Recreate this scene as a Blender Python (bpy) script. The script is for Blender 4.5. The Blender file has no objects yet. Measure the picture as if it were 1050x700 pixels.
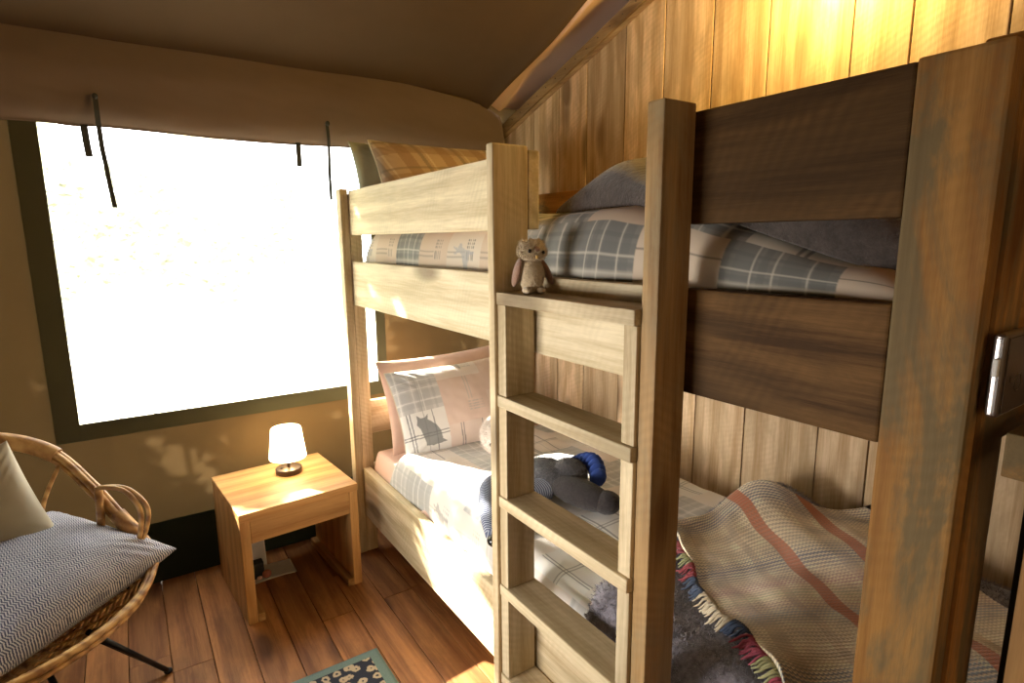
import bpy, bmesh, math, random
import numpy as np
from mathutils import Vector, Matrix, noise as mn
random.seed(7); np.random.seed(7)
scn = bpy.context.scene
COL = scn.collection
PI = math.pi

# ------------------------------------------------------------------ helpers
def link(name, me, mat=None, parent=None, loc=(0, 0, 0), smooth=False):
    o = bpy.data.objects.new(name, me)
    COL.objects.link(o)
    o.location = loc
    if parent is not None:
        o.parent = parent
    if mat is not None:
        for m in (mat if isinstance(mat, (list, tuple)) else [mat]):
            me.materials.append(m)
    if smooth:
        me.polygons.foreach_set('use_smooth', [True] * len(me.polygons))
    return o

def empty(name, loc, label, cat, group=None):
    o = bpy.data.objects.new(name, None)
    COL.objects.link(o)
    o.location = loc
    o.empty_display_size = 0.05
    tag(o, label, cat, group)
    return o

def tag(o, label, cat, group=None, kind=None):
    o['label'] = label
    o['category'] = cat
    if group: o['group'] = group
    if kind: o['kind'] = kind
    return o

def structure(o):
    o['kind'] = 'structure'
    return o

def box_bm(bm, mn_, mx_, bev=0.0, seg=2, tone=None):
    c = [(a + b) / 2 for a, b in zip(mn_, mx_)]
    s = [(b - a) for a, b in zip(mn_, mx_)]
    r = bmesh.ops.create_cube(bm, size=1.0)
    vs = r['verts']
    for v in vs:
        v.co = Vector((c[0] + v.co.x * s[0], c[1] + v.co.y * s[1], c[2] + v.co.z * s[2]))
    if bev > 0:
        es = list({e for v in vs for e in v.link_edges})
        bmesh.ops.bevel(bm, geom=es, offset=bev, segments=seg, profile=0.6, affect='EDGES')

def bm_mesh(bm, name):
    bmesh.ops.recalc_face_normals(bm, faces=bm.faces)
    me = bpy.data.meshes.new(name)
    bm.to_mesh(me); bm.free()
    return me

def board(name, mn_, mx_, mat, parent=None, bev=0.004, origin=(0, 0, 0)):
    """bevelled board; the object's origin sits at the board's centre"""
    c = [(a + b) / 2 for a, b in zip(mn_, mx_)]
    bm = bmesh.new()
    box_bm(bm, [a - k for a, k in zip(mn_, c)], [b - k for b, k in zip(mx_, c)], bev)
    return link(name, bm_mesh(bm, name), mat, parent, [k - o for k, o in zip(c, origin)])

def catmull(pts, n=8, closed=False):
    P = [Vector(p) for p in pts]; out = []
    N = len(P); rng = range(N) if closed else range(N - 1)
    for i in rng:
        if closed:
            a, b, c, d = P[(i - 1) % N], P[i], P[(i + 1) % N], P[(i + 2) % N]
        else:
            a = P[max(i - 1, 0)]; b = P[i]; c = P[i + 1]; d = P[min(i + 2, N - 1)]
        for k in range(n):
            t = k / n
            out.append(0.5 * ((2 * b) + (c - a) * t + (2 * a - 5 * b + 4 * c - d) * t * t + (3 * b - a - 3 * c + d) * t ** 3))
    if not closed: out.append(P[-1])
    return out

def tube_bm(bm, pts, r, seg=8, closed=False):
    P = [Vector(p) for p in pts]; N = len(P)
    rr = r if isinstance(r, (list, tuple)) else [r] * N
    rings = []; up = None
    for i in range(N):
        if closed: t = (P[(i + 1) % N] - P[(i - 1) % N])
        else: t = P[min(i + 1, N - 1)] - P[max(i - 1, 0)]
        if t.length < 1e-9: t = Vector((0, 0, 1))
        t.normalize()
        if up is None:
            up = Vector((0, 0, 1)) if abs(t.z) < .9 else Vector((1, 0, 0))
        a = t.cross(up)
        if a.length < 1e-6: a = t.cross(Vector((1, .3, 0)))
        a.normalize(); b = a.cross(t).normalized(); up = b
        rings.append([bm.verts.new(P[i] + (a * math.cos(2 * PI * k / seg) + b * math.sin(2 * PI * k / seg)) * rr[i]) for k in range(seg)])
    M = N if closed else N - 1
    for i in range(M):
        A, B = rings[i], rings[(i + 1) % N]
        for k in range(seg):
            bm.faces.new((A[k], A[(k + 1) % seg], B[(k + 1) % seg], B[k]))
    if not closed:
        bm.faces.new(rings[0][::-1]); bm.faces.new(rings[-1])

def tube(name, pts, r, mat, parent=None, seg=8, closed=False, n=8, smooth_path=True, origin=(0, 0, 0)):
    bm = bmesh.new()
    pp = catmull(pts, n, closed) if smooth_path else pts
    pp = [Vector(p) - Vector(origin) for p in pp]
    tube_bm(bm, pp, r, seg, closed)
    return link(name, bm_mesh(bm, name), mat, parent, smooth=True)

def lathe_bm(bm, prof, seg=40, c=(0, 0, 0)):
    rings = []
    for (r, z) in prof:
        rings.append([bm.verts.new((c[0] + r * math.cos(2 * PI * k / seg), c[1] + r * math.sin(2 * PI * k / seg), c[2] + z)) for k in range(seg)])
    for i in range(len(rings) - 1):
        for k in range(seg):
            bm.faces.new((rings[i][k], rings[i][(k + 1) % seg], rings[i + 1][(k + 1) % seg], rings[i + 1][k]))
    return rings

def ell_bm(bm, c, r, rot=None, sub=3, nz=0.0, fr=20.0, seed=0):
    g = bmesh.ops.create_icosphere(bm, subdivisions=sub, radius=1.0)
    R = rot or Matrix.Identity(3)
    for v in g['verts']:
        p = v.co.copy()
        k = 1 + nz * mn.noise(p * fr * .1 + Vector((seed, 0, 0)))
        v.co = Vector(c) + R @ Vector((p.x * r[0] * k, p.y * r[1] * k, p.z * r[2] * k))

def rot(x=0, y=0, z=0):
    return (Matrix.Rotation(z, 3, 'Z') @ Matrix.Rotation(y, 3, 'Y') @ Matrix.Rotation(x, 3, 'X'))

def grid_mesh(name, X, Y, Z, col=None, close=None):
    """X,Y,Z arrays (n,m) -> mesh; close: z offset array for an under layer to give thickness"""
    n, m = X.shape
    V = np.stack([X, Y, Z], -1).reshape(-1, 3)
    idx = np.arange(n * m).reshape(n, m)
    q = np.stack([idx[:-1, :-1], idx[1:, :-1], idx[1:, 1:], idx[:-1, 1:]], -1).reshape(-1, 4)
    F = [q]
    C = col.reshape(-1, col.shape[-1]) if col is not None else None
    if close is not None:
        Xb, Yb, Zb = close
        Vb = np.stack([Xb, Yb, Zb], -1).reshape(-1, 3)
        V = np.concatenate([V, Vb]); ib = idx + n * m
        F.append(np.stack([ib[:-1, 1:], ib[1:, 1:], ib[1:, :-1], ib[:-1, :-1]], -1).reshape(-1, 4))
        def side(a, b):
            F.append(np.stack([a[:-1], a[1:], b[1:], b[:-1]], -1))
        side(idx[:, 0][::-1], ib[:, 0][::-1]); side(idx[:, -1], ib[:, -1])
        side(idx[0, :], ib[0, :]); side(idx[-1, :][::-1], ib[-1, :][::-1])
        if C is not None: C = np.concatenate([C, C])
    F = np.concatenate(F)
    me = bpy.data.meshes.new(name)
    me.vertices.add(len(V)); me.vertices.foreach_set('co', V.astype(np.float32).ravel())
    me.loops.add(F.size); me.loops.foreach_set('vertex_index', F.astype(np.int32).ravel())
    me.polygons.add(len(F))
    me.polygons.foreach_set('loop_start', np.arange(0, F.size, 4, dtype=np.int32))
    me.polygons.foreach_set('loop_total', np.full(len(F), 4, dtype=np.int32))
    me.polygons.foreach_set('use_smooth', np.ones(len(F), dtype=bool))
    me.update(calc_edges=True); me.validate()
    if C is not None:
        a = me.color_attributes.new('Col', 'FLOAT_COLOR', 'POINT')
        C4 = np.concatenate([C[:, :3], np.ones((len(C), 1))], 1)
        a.data.foreach_set('color', C4.astype(np.float32).ravel())
    # consistent outward normals
    bm = bmesh.new(); bm.from_mesh(me); bmesh.ops.recalc_face_normals(bm, faces=bm.faces); bm.to_mesh(me); bm.free()
    return me

def smooth_noise(X, Y, f=1.0, seed=0, octaves=3):
    """cheap value noise via sums of rotated sines"""
    rs = np.random.RandomState(seed); out = np.zeros_like(X); amp = 1.0; tot = 0
    for o in range(octaves):
        for k in range(4):
            a = rs.rand() * 2 * PI; ph = rs.rand() * 6.28; ff = f * (2 ** o) * (0.7 + .6 * rs.rand())
            out += amp * np.sin((X * math.cos(a) + Y * math.sin(a)) * ff * 6.28 + ph + 1.3 * np.sin((X * math.sin(a) - Y * math.cos(a)) * ff * 3.1 + ph * 2))
        tot += amp * 4; amp *= .5
    return out / tot * 1.6

def add_fuzz(me, n, L, w=0.0007, seed=1, up=0.35, colour=None, curl=.5):
    """short fibres standing on the mesh surface, inside the same mesh"""
    rs = np.random.RandomState(seed)
    me.calc_loop_triangles()
    V = np.empty(len(me.vertices) * 3, np.float32); me.vertices.foreach_get('co', V); V = V.reshape(-1, 3)
    T = np.empty(len(me.loop_triangles) * 3, np.int32); me.loop_triangles.foreach_get('vertices', T); T = T.reshape(-1, 3)
    A, B, C = V[T[:, 0]], V[T[:, 1]], V[T[:, 2]]
    N = np.cross(B - A, C - A); ar = np.linalg.norm(N, axis=1); N = N / np.maximum(ar, 1e-12)[:, None]
    pk = rs.choice(len(T), n, p=ar / ar.sum())
    r1 = np.sqrt(rs.rand(n)); r2 = rs.rand(n)
    P = A[pk] * (1 - r1)[:, None] + B[pk] * (r1 * (1 - r2))[:, None] + C[pk] * (r1 * r2)[:, None]
    nn = N[pk]; d = nn + rs.normal(0, curl, (n, 3)); d /= np.linalg.norm(d, axis=1)[:, None]
    d2 = d + rs.normal(0, curl, (n, 3)) - np.array([0, 0, .2]); d2 /= np.linalg.norm(d2, axis=1)[:, None]
    s = np.cross(d, rs.normal(0, 1, (n, 3))); s /= np.linalg.norm(s, axis=1)[:, None]
    l = L * (.6 + .7 * rs.rand(n))[:, None]
    P = P - nn * .0006
    a0 = P - s * w; b0 = P + s * w; m0 = P + d * l * .55 - s * w * .8; m1 = P + d * l * .55 + s * w * .8; t = P + d * l * .55 + d2 * l * .5
    newV = np.stack([a0, b0, m1, m0, t], 1).reshape(-1, 3)
    base = len(V); i = base + np.arange(n)[:, None] * 5
    bm = bmesh.new(); bm.from_mesh(me)
    vs = [bm.verts.new(p) for p in newV.tolist()]
    fs = []
    for k in range(n):
        q = vs[k * 5:k * 5 + 5]
        f1 = bm.faces.new((q[0], q[1], q[2], q[3])); f2 = bm.faces.new((q[3], q[2], q[4]))
        f1.smooth = f2.smooth = True
    bm.to_mesh(me); bm.free()

# ------------------------------------------------------------------ materials
class NT:
    def __init__(s, name):
        s.m = bpy.data.materials.new(name); s.m.use_nodes = True
        s.t = s.m.node_tree; s.t.nodes.clear()
        s.out = s.t.nodes.new('ShaderNodeOutputMaterial')
    def n(s, typ, **k):
        nd = s.t.nodes.new('ShaderNode' + typ)
        for a, b in k.items():
            if a.startswith('i_'):
                nd.inputs[a[2:].replace('_', ' ')].default_value = b
            else: setattr(nd, a, b)
        return nd
    def l(s, a, b): s.t.links.new(a, b)
    def val(s, op, a, b=None, c=None):
        nd = s.n('Math', operation=op)
        for i, v in enumerate((a, b, c)):
            if v is None: continue
            if isinstance(v, (int, float)): nd.inputs[i].default_value = v
            else: s.l(v, nd.inputs[i])
        return nd.outputs[0]
    def vec(s, op, a, b=None):
        nd = s.n('VectorMath', operation=op)
        for i, v in enumerate((a, b)):
            if v is None: continue
            if isinstance(v, (tuple, list)): nd.inputs[i].default_value = v
            else: s.l(v, nd.inputs[i])
        return nd.outputs[0]
    def ramp(s, fac, stops):
        nd = s.n('ValToRGB'); cr = nd.color_ramp
        while len(cr.elements) < len(stops): cr.elements.new(0.5)
        for e, (p, c) in zip(cr.elements, stops):
            e.position = p; e.color = (*c, 1) if len(c) == 3 else c
        s.l(fac, nd.inputs[0]); return nd.outputs[0]
    def mix(s, f, a, b, mode='MIX'):
        nd = s.n('Mix', data_type='RGBA', blend_type=mode)
        for i, v in ((0, f), (6, a), (7, b)):
            if isinstance(v, (int, float)): nd.inputs[i].default_value = v
            elif isinstance(v, tuple): nd.inputs[i].default_value = (*v, 1) if len(v) == 3 else v
            else: s.l(v, nd.inputs[i])
        return nd.outputs[2]
    def noise(s, v, scale, detail=3, rough=.5, dist=0):
        nd = s.n('TexNoise'); nd.inputs['Scale'].default_value = scale; nd.inputs['Detail'].default_value = detail
        nd.inputs['Roughness'].default_value = rough; nd.inputs['Distortion'].default_value = dist
        if v is not None: s.l(v, nd.inputs['Vector'])
        return nd.outputs[0]
    def bsdf(s, col, rough=.7, bump=None, bstr=.3, bdist=.002, **k):
        b = s.n('BsdfPrincipled')
        if isinstance(col, tuple): b.inputs['Base Color'].default_value = (*col, 1)
        else: s.l(col, b.inputs['Base Color'])
        if isinstance(rough, (int, float)): b.inputs['Roughness'].default_value = rough
        else: s.l(rough, b.inputs['Roughness'])
        for kk, v in k.items(): b.inputs[kk.replace('_', ' ')].default_value = v
        if bump is not None:
            bp = s.n('Bump'); bp.inputs['Strength'].default_value = bstr; bp.inputs['Distance'].default_value = bdist
            s.l(bump, bp.inputs['Height']); s.l(bp.outputs[0], b.inputs['Normal'])
        s.l(b.outputs[0], s.out.inputs[0]); s.b = b
        return b

def plain(name, col, rough=.6, metal=0.0, bump=None, var=0.12, scale=30, **k):
    t = NT(name); tc = t.n('TexCoord').outputs['Object']
    nz = t.noise(tc, scale, 3)
    c = t.mix(nz, tuple(x * (1 - var) for x in col), tuple(min(1, x * (1 + var)) for x in col))
    t.bsdf(c, rough, nz if bump else None, bump or 0, .002, Metallic=metal, **k)
    return t.m

def wood(name, axis='Z', light=(.56, .38, .19), dark=(.33, .19, .08), rough=.62, saw=0.0, stain=0.0,
         stain_a=(.15, .105, .055), attr=False, knots=2.3, gscale=1.0, spec=.3):
    t = NT(name)
    tc = t.n('TexCoord').outputs['Object']
    if attr:
        at = t.n('Attribute', attribute_name='Col').outputs['Color']
        off = t.vec('SCALE', at); off.node.inputs['Scale'].default_value = 9.0
        rnd = t.n('SeparateColor'); t.l(at, rnd.inputs[0]); rnd = rnd.outputs[1]
    else:
        oi = t.n('ObjectInfo').outputs['Random']; rnd = oi
        cx = t.n('CombineXYZ'); t.l(t.val('MULTIPLY', oi, 7.3), cx.inputs[0]); t.l(t.val('MULTIPLY', oi, 13.1), cx.inputs[1]); t.l(t.val('MULTIPLY', oi, 5.7), cx.inputs[2])
        off = cx.outputs[0]
    v = t.vec('ADD', tc, off)
    lo, hi = 1.0 * gscale, 22.0 * gscale
    sc = {'X': (lo, hi, hi), 'Y': (hi, lo, hi), 'Z': (hi, hi, lo)}[axis]
    vs = t.vec('MULTIPLY', v, sc)
    kn_sc = {'X': (2.0, 5.5, 5.5), 'Y': (5.5, 2.0, 5.5), 'Z': (5.5, 5.5, 2.0)}[axis]
    vk = t.vec('MULTIPLY', v, kn_sc)
    vo = t.n('TexVoronoi'); vo.inputs['Scale'].default_value = 1.0; t.l(vk, vo.inputs['Vector'])
    kd = vo.outputs['Distance']
    # rings bend round the knots
    bend = t.val('MULTIPLY', t.val('SMOOTH_MIN', kd, .45, .3), 2.2)
    n1 = t.noise(vs, 1.0, 5, .6, .6)
    cxx = t.n('SeparateXYZ'); t.l(vs, cxx.inputs[0])
    cross = t.val('ADD', cxx.outputs[{'X': 1, 'Y': 0, 'Z': 0}[axis]], cxx.outputs[{'X': 2, 'Y': 2, 'Z': 1}[axis]])
    ph = t.val('ADD', t.val('MULTIPLY', cross, 1.6), t.val('ADD', t.val('MULTIPLY', n1, 3.6), t.val('MULTIPLY', bend, 3.0)))
    ring = t.val('ADD', t.val('MULTIPLY', t.val('SINE', t.val('MULTIPLY', ph, 2.0)), .5), .5)
    fine = t.noise(t.vec('MULTIPLY', vs, (4.5, 4.5, 4.5)), 1.0, 5, .75)
    f = t.val('ADD', t.val('MULTIPLY', ring, .24), t.val('MULTIPLY', fine, .76))
    c = t.ramp(f, [(.32, dark), (.5, tuple((a * .45 + b * .55) for a, b in zip(dark, light))), (.66, light)])
    # board to board tone
    tone = t.val('ADD', t.val('MULTIPLY', rnd, .38), .8)
    hsv = t.n('HueSaturation'); t.l(c, hsv.inputs['Color']); t.l(tone, hsv.inputs['Value']); c = hsv.outputs[0]
    if knots:
        k = t.ramp(kd, [(0.0, (1, 1, 1)), (.05 * knots, (1, 1, 1)), (.11 * knots, (0, 0, 0))])
        c = t.mix(t.val('MULTIPLY', k, .8), c, (dark[0] * .33, dark[1] * .27, dark[2] * .25))
    h = t.val('ADD', t.val('MULTIPLY', fine, .6), t.val('MULTIPLY', ring, .25))
    if saw:
        # diagonal rough-saw marks
        s3 = t.n('SeparateXYZ'); t.l(v, s3.inputs[0])
        a = {'X': 0, 'Y': 1, 'Z': 2}[axis]; b = [q for q in (0, 1, 2) if q != a]
        dd = t.val('ADD', t.val('MULTIPLY', s3.outputs[a], 300.0), t.val('ADD', t.val('MULTIPLY', s3.outputs[b[0]], 140.0), t.val('MULTIPLY', s3.outputs[b[1]], 140.0)))
        sm = t.val('ADD', t.val('MULTIPLY', t.val('SINE', t.val('ADD', dd, t.val('MULTIPLY', t.noise(v, 6, 2), 14.0))), .5), .5)
        msk = t.noise(v, 5.0, 2)
        sm = t.val('MULTIPLY', sm, t.ramp(msk, [(.42, (0, 0, 0)), (.62, (1, 1, 1))]))
        c = t.mix(t.val('MULTIPLY', sm, .35 * saw), c, tuple(x * .6 for x in dark))
        h = t.val('ADD', h, t.val('MULTIPLY', sm, .5 * saw))
    if stain:
        st = t.noise(t.vec('MULTIPLY', v, tuple(1.0 if q == 1.0 * gscale else 3.2 for q in sc)), 2.6, 6, .68, .4)
        m = t.ramp(st, [(.44, (1, 1, 1)), (.56, (0, 0, 0))])
        c = t.mix(t.val('MULTIPLY', m, stain), c, t.mix(fine, tuple(x * .75 for x in stain_a), tuple(x * 1.35 for x in stain_a)))
    t.bsdf(c, rough, h, .45, .0025, Specular_IOR_Level=spec)
    return t.m

PALE = dict(light=(.66, .54, .35), dark=(.42, .31, .17))
W = {a: wood('pine_' + a, a, **PALE, saw=.5, stain=.25, stain_a=(.30, .245, .14)) for a in 'XYZ'}
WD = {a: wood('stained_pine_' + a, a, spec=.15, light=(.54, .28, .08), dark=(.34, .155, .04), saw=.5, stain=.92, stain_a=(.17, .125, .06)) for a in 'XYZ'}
WB = wood('window_lit_rail_wood', 'Y', light=(.74, .63, .43), dark=(.52, .41, .24), saw=.5, stain=.2, stain_a=(.42, .36, .22))  # paler tone paints the window glow into the far rails
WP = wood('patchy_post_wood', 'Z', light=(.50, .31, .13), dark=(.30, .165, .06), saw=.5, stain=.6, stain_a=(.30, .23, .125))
WR = wood('dark_shaded_rail_wood', 'Y', spec=.10, light=(.165, .085, .028), dark=(.055, .026, .009), saw=.9, stain=.6, stain_a=(.07, .038, .014))  # dark guard rail wood, also used to paint shade on the lower rail
WN = {a: wood('nightstand_pine_' + a, a, light=(.60, .34, .125), dark=(.41, .20, .065), knots=1.8, rough=.45, stain=.12) for a in 'XYZ'}
WALLP = wood('plank_wall_wood', 'Z', light=(.72, .53, .34), dark=(.44, .28, .14), attr=True, stain=.4, stain_a=(.30, .215, .115), saw=.4)
FLOORP = wood('floor_board_wood', 'Y', light=(.46, .20, .065), dark=(.24, .09, .028), attr=True, stain=.35, stain_a=(.10, .035, .012), rough=.42, spec=.45)

def vcol_cloth(name, rough=.85, weave=900.0, wstr=.25, sheen=.2, nzs=12, nzb=.0):
    t = NT(name)
    c = t.n('Attribute', attribute_name='Col').outputs['Color']
    tc = t.n('TexCoord').outputs['Object']
    a = t.noise(tc, weave, 2)
    b = t.noise(tc, nzs, 3)
    t.bsdf(c, rough, t.val('ADD', t.val('MULTIPLY', a, .5), t.val('MULTIPLY', b, nzb)), wstr, .001, Sheen_Weight=sheen)
    return t.m
QUILT = vcol_cloth('printed_cotton')
WOVEN = vcol_cloth('woven_wool', .95, 500, .6, .4)
def fleece(name, a, b, scale=55, sheen=.6):
    t = NT(name); tc = t.n('TexCoord').outputs['Object']
    n = t.noise(tc, scale, 5, .7); n2 = t.noise(tc, scale * .22, 3)
    f = t.val('ADD', t.val('MULTIPLY', n, .6), t.val('MULTIPLY', n2, .4))
    t.bsdf(t.ramp(f, [(.35, a), (.65, b)]), .95, n, .8, .006, Sheen_Weight=sheen)
    return t.m
GREY_FUR = fleece('grey_long_pile', (.10, .09, .11), (.34, .31, .36), 70)
CHAR = fleece('charcoal_fleece', (.040, .030, .026), (.105, .082, .070), 90, .4)
DARKP = fleece('dark_plush', (.018, .013, .013), (.045, .036, .036), 120, .15)
PLUSHG = fleece('grey_plush', (.03, .028, .032), (.115, .11, .12), 120, .4)
WOOL = fleece('white_plush', (.60, .52, .47), (.85, .78, .72), 90)
CREAM = fleece('cream_plush', (.45, .34, .20), (.70, .56, .36), 120)
BROWNW = fleece('pinkish_brown_plush', (.24, .12, .075), (.40, .22, .14), 120)
BLACK = plain('black_felt', (.015, .014, .016), .7)
GLOSSB = plain('black_bead', (.01, .01, .01), .15)
PEACH = plain('peach_sheet', (.72, .50, .40), .85, var=.06, bump=.2)
WHITEC = plain('cream_cotton', (.62, .60, .50), .85, var=.06, bump=.2)
PIPE = plain('cream_piping', (.70, .62, .48), .8)
NAVY = plain('blue_knit', (.03, .07, .30), .9, var=.3)
METAL = plain('black_metal', (.02, .02, .022), .4, .6)
BRONZE = plain('bronze_metal', (.085, .06, .045), .38, .7)
STEEL = plain('brushed_steel', (.45, .42, .40), .3, 1.0, var=.05)
PLATE = plain('brown_grey_plate', (.16, .125, .10), .42, .5, var=.05)
PLASW = plain('white_plastic', (.75, .74, .70), .4)
PAPER = plain('leaflet_paper', (.55, .50, .42), .6)
REDP = plain('reddish_plastic', (.45, .14, .08), .5)
STRAP = plain('dark_strap', (.035, .035, .03), .85)
def rattan(name):
    t = NT(name); tc = t.n('TexCoord').outputs['Object']
    n = t.noise(tc, 25, 4, .6); w = t.n('TexWave', bands_direction='DIAGONAL'); w.inputs['Scale'].default_value = 9; w.inputs['Distortion'].default_value = 6; t.l(tc, w.inputs[0])
    f = t.val('ADD', t.val('MULTIPLY', n, .7), t.val('MULTIPLY', w.outputs[1], .3))
    t.bsdf(t.ramp(f, [(.3, (.26, .12, .04)), (.5, (.50, .27, .09)), (.7, (.64, .39, .15))]), .38, n, .3, .002)
    return t.m
RATTAN = rattan('rattan_cane')

def canvas(name, a, b, trans, scale=600, folds=.0):
    t = NT(name); tc = t.n('TexCoord').outputs['Object']
    n = t.noise(tc, 3.0, 4, .6); w = t.noise(tc, scale, 2)
    c = t.mix(n, a, b)
    d = t.n('BsdfDiffuse'); t.l(c, d.inputs[0]); d.inputs[1].default_value = .6
    tr = t.n('BsdfTranslucent'); t.l(c, tr.inputs[0])
    bp = t.n('Bump'); bp.inputs['Strength'].default_value = .25; bp.inputs['Distance'].default_value = .001
    t.l(w, bp.inputs['Height']); t.l(bp.outputs[0], d.inputs['Normal'])
    m = t.n('MixShader'); m.inputs[0].default_value = trans
    t.l(d.outputs[0], m.inputs[1]); t.l(tr.outputs[0], m.inputs[2]); t.l(m.outputs[0], t.out.inputs[0])
    return t.m
CANV = canvas('olive_canvas', (.125, .08, .036), (.165, .106, .049), .065)
ROOFC = canvas('brown_roof_canvas', (.10, .068, .045), (.13, .09, .06), .01)
VALC = canvas('mauve_brown_canvas', (.20, .15, .125), (.25, .19, .155), .02)
DARKC = canvas('dark_green_webbing', (.075, .072, .045), (.10, .095, .06), .0)
LINING = canvas('pinkish_lining', (.70, .50, .38), (.78, .57, .44), .03)
MUDF = canvas('dark_mud_flap', (.03, .04, .03), (.045, .055, .04), .0)

# ------------------------------------------------------------------ room constants
WY = 2.84      # window wall
PX = 1.0       # plank wall
LX = -1.95     # left wall
BY = -1.5      # wall behind camera
gz = lambda y: 2.117 + .341 * (2.822 - y)     # slope of the gable

def multi_box(name, boxes, mat, bev=.0, kind=True, attr=False):
    bm = bmesh.new()
    lay = bm.loops.layers.float_color.new('Col') if attr else None
    for b in boxes:
        n0 = len(bm.faces); box_bm(bm, b[0], b[1], bev)
        if attr:
            bm.faces.ensure_lookup_table(); c = (random.random(), random.random(), random.random(), 1)
            for f in bm.faces[n0:]:
                for l in f.loops: l[lay] = c
    o = link(name, bm_mesh(bm, name), mat)
    if kind: structure(o)
    return o

# floor boards along Y, joints read from the photo
xs = [-.206 + .1285 * k for k in range(-16, 13)]
fb = []
for a, b in zip(xs[:-1], xs[1:]):
    a2, b2 = max(a, LX - .1), min(b, 1.3)
    if b2 - a2 < .02: continue
    ys = [BY - .1]; y = BY + random.uniform(.6, 2.2)
    while y < WY: ys.append(y); y += random.uniform(1.7, 2.6)
    ys.append(WY + .05)
    for c, d in zip(ys[:-1], ys[1:]):
        fb.append(((a2 + .0012, c + .0008, -.03), (b2 - .0012, d - .0008, 0.0)))
fb.append(((LX - .1, BY - .1, -.05), (1.36, WY + .05, -.032)))
fl = multi_box('floor', fb, FLOORP, .0016, attr=True)

# window wall of canvas: opening x -1.055..0.20, z .765..2.0
WX0, WX1, WZ0, WZ1 = -1.058, .205, .765, 2.02
def sheet(name, rects, mat, ax):
    bm = bmesh.new()
    for (a0, b0, a1, b1, k) in rects:
        q = [(a0, b0), (a1, b0), (a1, b1), (a0, b1)]
        bm.faces.new([bm.verts.new((p[0], k, p[1]) if ax == 'y' else (k, p[0], p[1])) for p in q])
    return structure(link(name, bm_mesh(bm, name), mat))
sheet('wall_window', [(LX - .05, 0, WX0, 2.75, WY), (WX1, 0, 1.4, 2.75, WY), (WX0, 0, WX1, WZ0, WY), (WX0, WZ1, WX1, 2.75, WY)], CANV, 'y')
multi_box('trim_mud_flap', [((LX, WY - .012, 0.0), (PX, WY - .004, .275))], MUDF)
multi_box('wall_left', [((LX - .01, BY, 0), (LX, WY, 4.2))], CANV)
multi_box('wall_rear', [((LX, BY - .01, 0), (1.4, BY, 4.3))], CANV)
multi_box('wall_outer_gable', [((1.36, BY, 0), (1.37, WY, 4.3))], ROOFC)

# plank wall
js = [WY, 2.728, 2.545, 2.335, 2.13, 1.887, 1.674, 1.448, 1.227, .954, .796, .58, .35, .13, -.1, -.32, -.55, -.78, -1.0, -1.23, BY]
bm = bmesh.new(); lay = bm.loops.layers.float_color.new('Col')
for y1, y0 in zip(js[:-1], js[1:]):
    n0 = len(bm.faces); rx = random.uniform(0, .004)
    box_bm(bm, (PX + rx, y0 + .0025, 0), (PX + .022 + rx, y1 - .0025, 2), .002)
    bm.verts.ensure_lookup_table(); bm.faces.ensure_lookup_table()
    c = (random.random(), random.random(), random.random(), 1)
    for f in bm.faces[n0:]:
        for l in f.loops:
            l[lay] = c
for v in bm.verts:
    if v.co.z > 1.5: v.co.z += gz(v.co.y) - 2
# backing behind the gaps
n0 = len(bm.verts)
box_bm(bm, (PX + .028, BY, 0), (PX + .034, WY, 2)); bm.verts.ensure_lookup_table()
for v in bm.verts[n0:]:
    if v.co.z > 1.5: v.co.z += gz(v.co.y) - 2
structure(link('wall_plank', bm_mesh(bm, 'wall_plank'), WALLP))
# sloping battens on the gable edge
L = (WY - BY) / math.cos(math.atan(.341)); ang = -math.atan(.341)
def sloped(name, w0, w1, x0, x1):
    bm = bmesh.new(); box_bm(bm, (x0, BY, w0), (x1, WY - .01, w1), .002)
    for v in bm.verts: v.co.z += gz(v.co.y)
    return structure(link(name, bm_mesh(bm, name), WY_M))
WY_M = wood('gable_batten_wood', 'Y', light=(.42, .28, .13), dark=(.25, .14, .06), stain=.6, stain_a=(.2, .14, .07))
sloped('trim_gable_batten', -.052, .0, PX - .014, PX + .026)
sloped('trim_gable_fillet', -.078, -.054, PX - .006, PX - .001)
bm = bmesh.new()
for k in range(34):
    y = WY - .12 - k * .075
    lathe_bm(bm, [(0.0001, 0), (.0028, 0), (.0028, .0012), (.0001, .0016)], 8, (0, 0, 0))
    bm.verts.ensure_lookup_table()
    for v in bm.verts[-32:]:
        p = v.co.copy(); v.co = Vector((PX - .0145 - p.z, y + p.x, gz(y) - .026 + p.y))
structure(link('trim_gable_nails', bm_mesh(bm, 'nails'), METAL))

# ceiling: sagging tent cloth sloping up towards the viewer, with a rolled fold by the planks
def roof_base(X, Y):
    return 2.25 - .03 * np.clip((X - .2) / .7, 0, 1) ** 2 + .341 * (WY - Y) + .006 * smooth_noise(X, Y, .7, 3, 2)
nx, ny = 110, 150
edge_x = lambda Y: .885 + .012 * np.sin(Y * 3.1) + .006 * np.sin(Y * 9)
Tn, Yg = np.meshgrid(np.linspace(0, 1, nx), np.linspace(BY - .02, WY + .02, ny), indexing='ij')
Xg = LX - .02 + (edge_x(Yg) - LX + .02) * Tn
d_ = edge_x(Yg) - Xg
Zg = roof_base(Xg, Yg) - .035 * np.exp(-(d_ / .06) ** 2)
structure(link('ceiling', grid_mesh('ceiling', Xg, Yg, Zg, close=(Xg, Yg, Zg + .004)), ROOFC))
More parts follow.
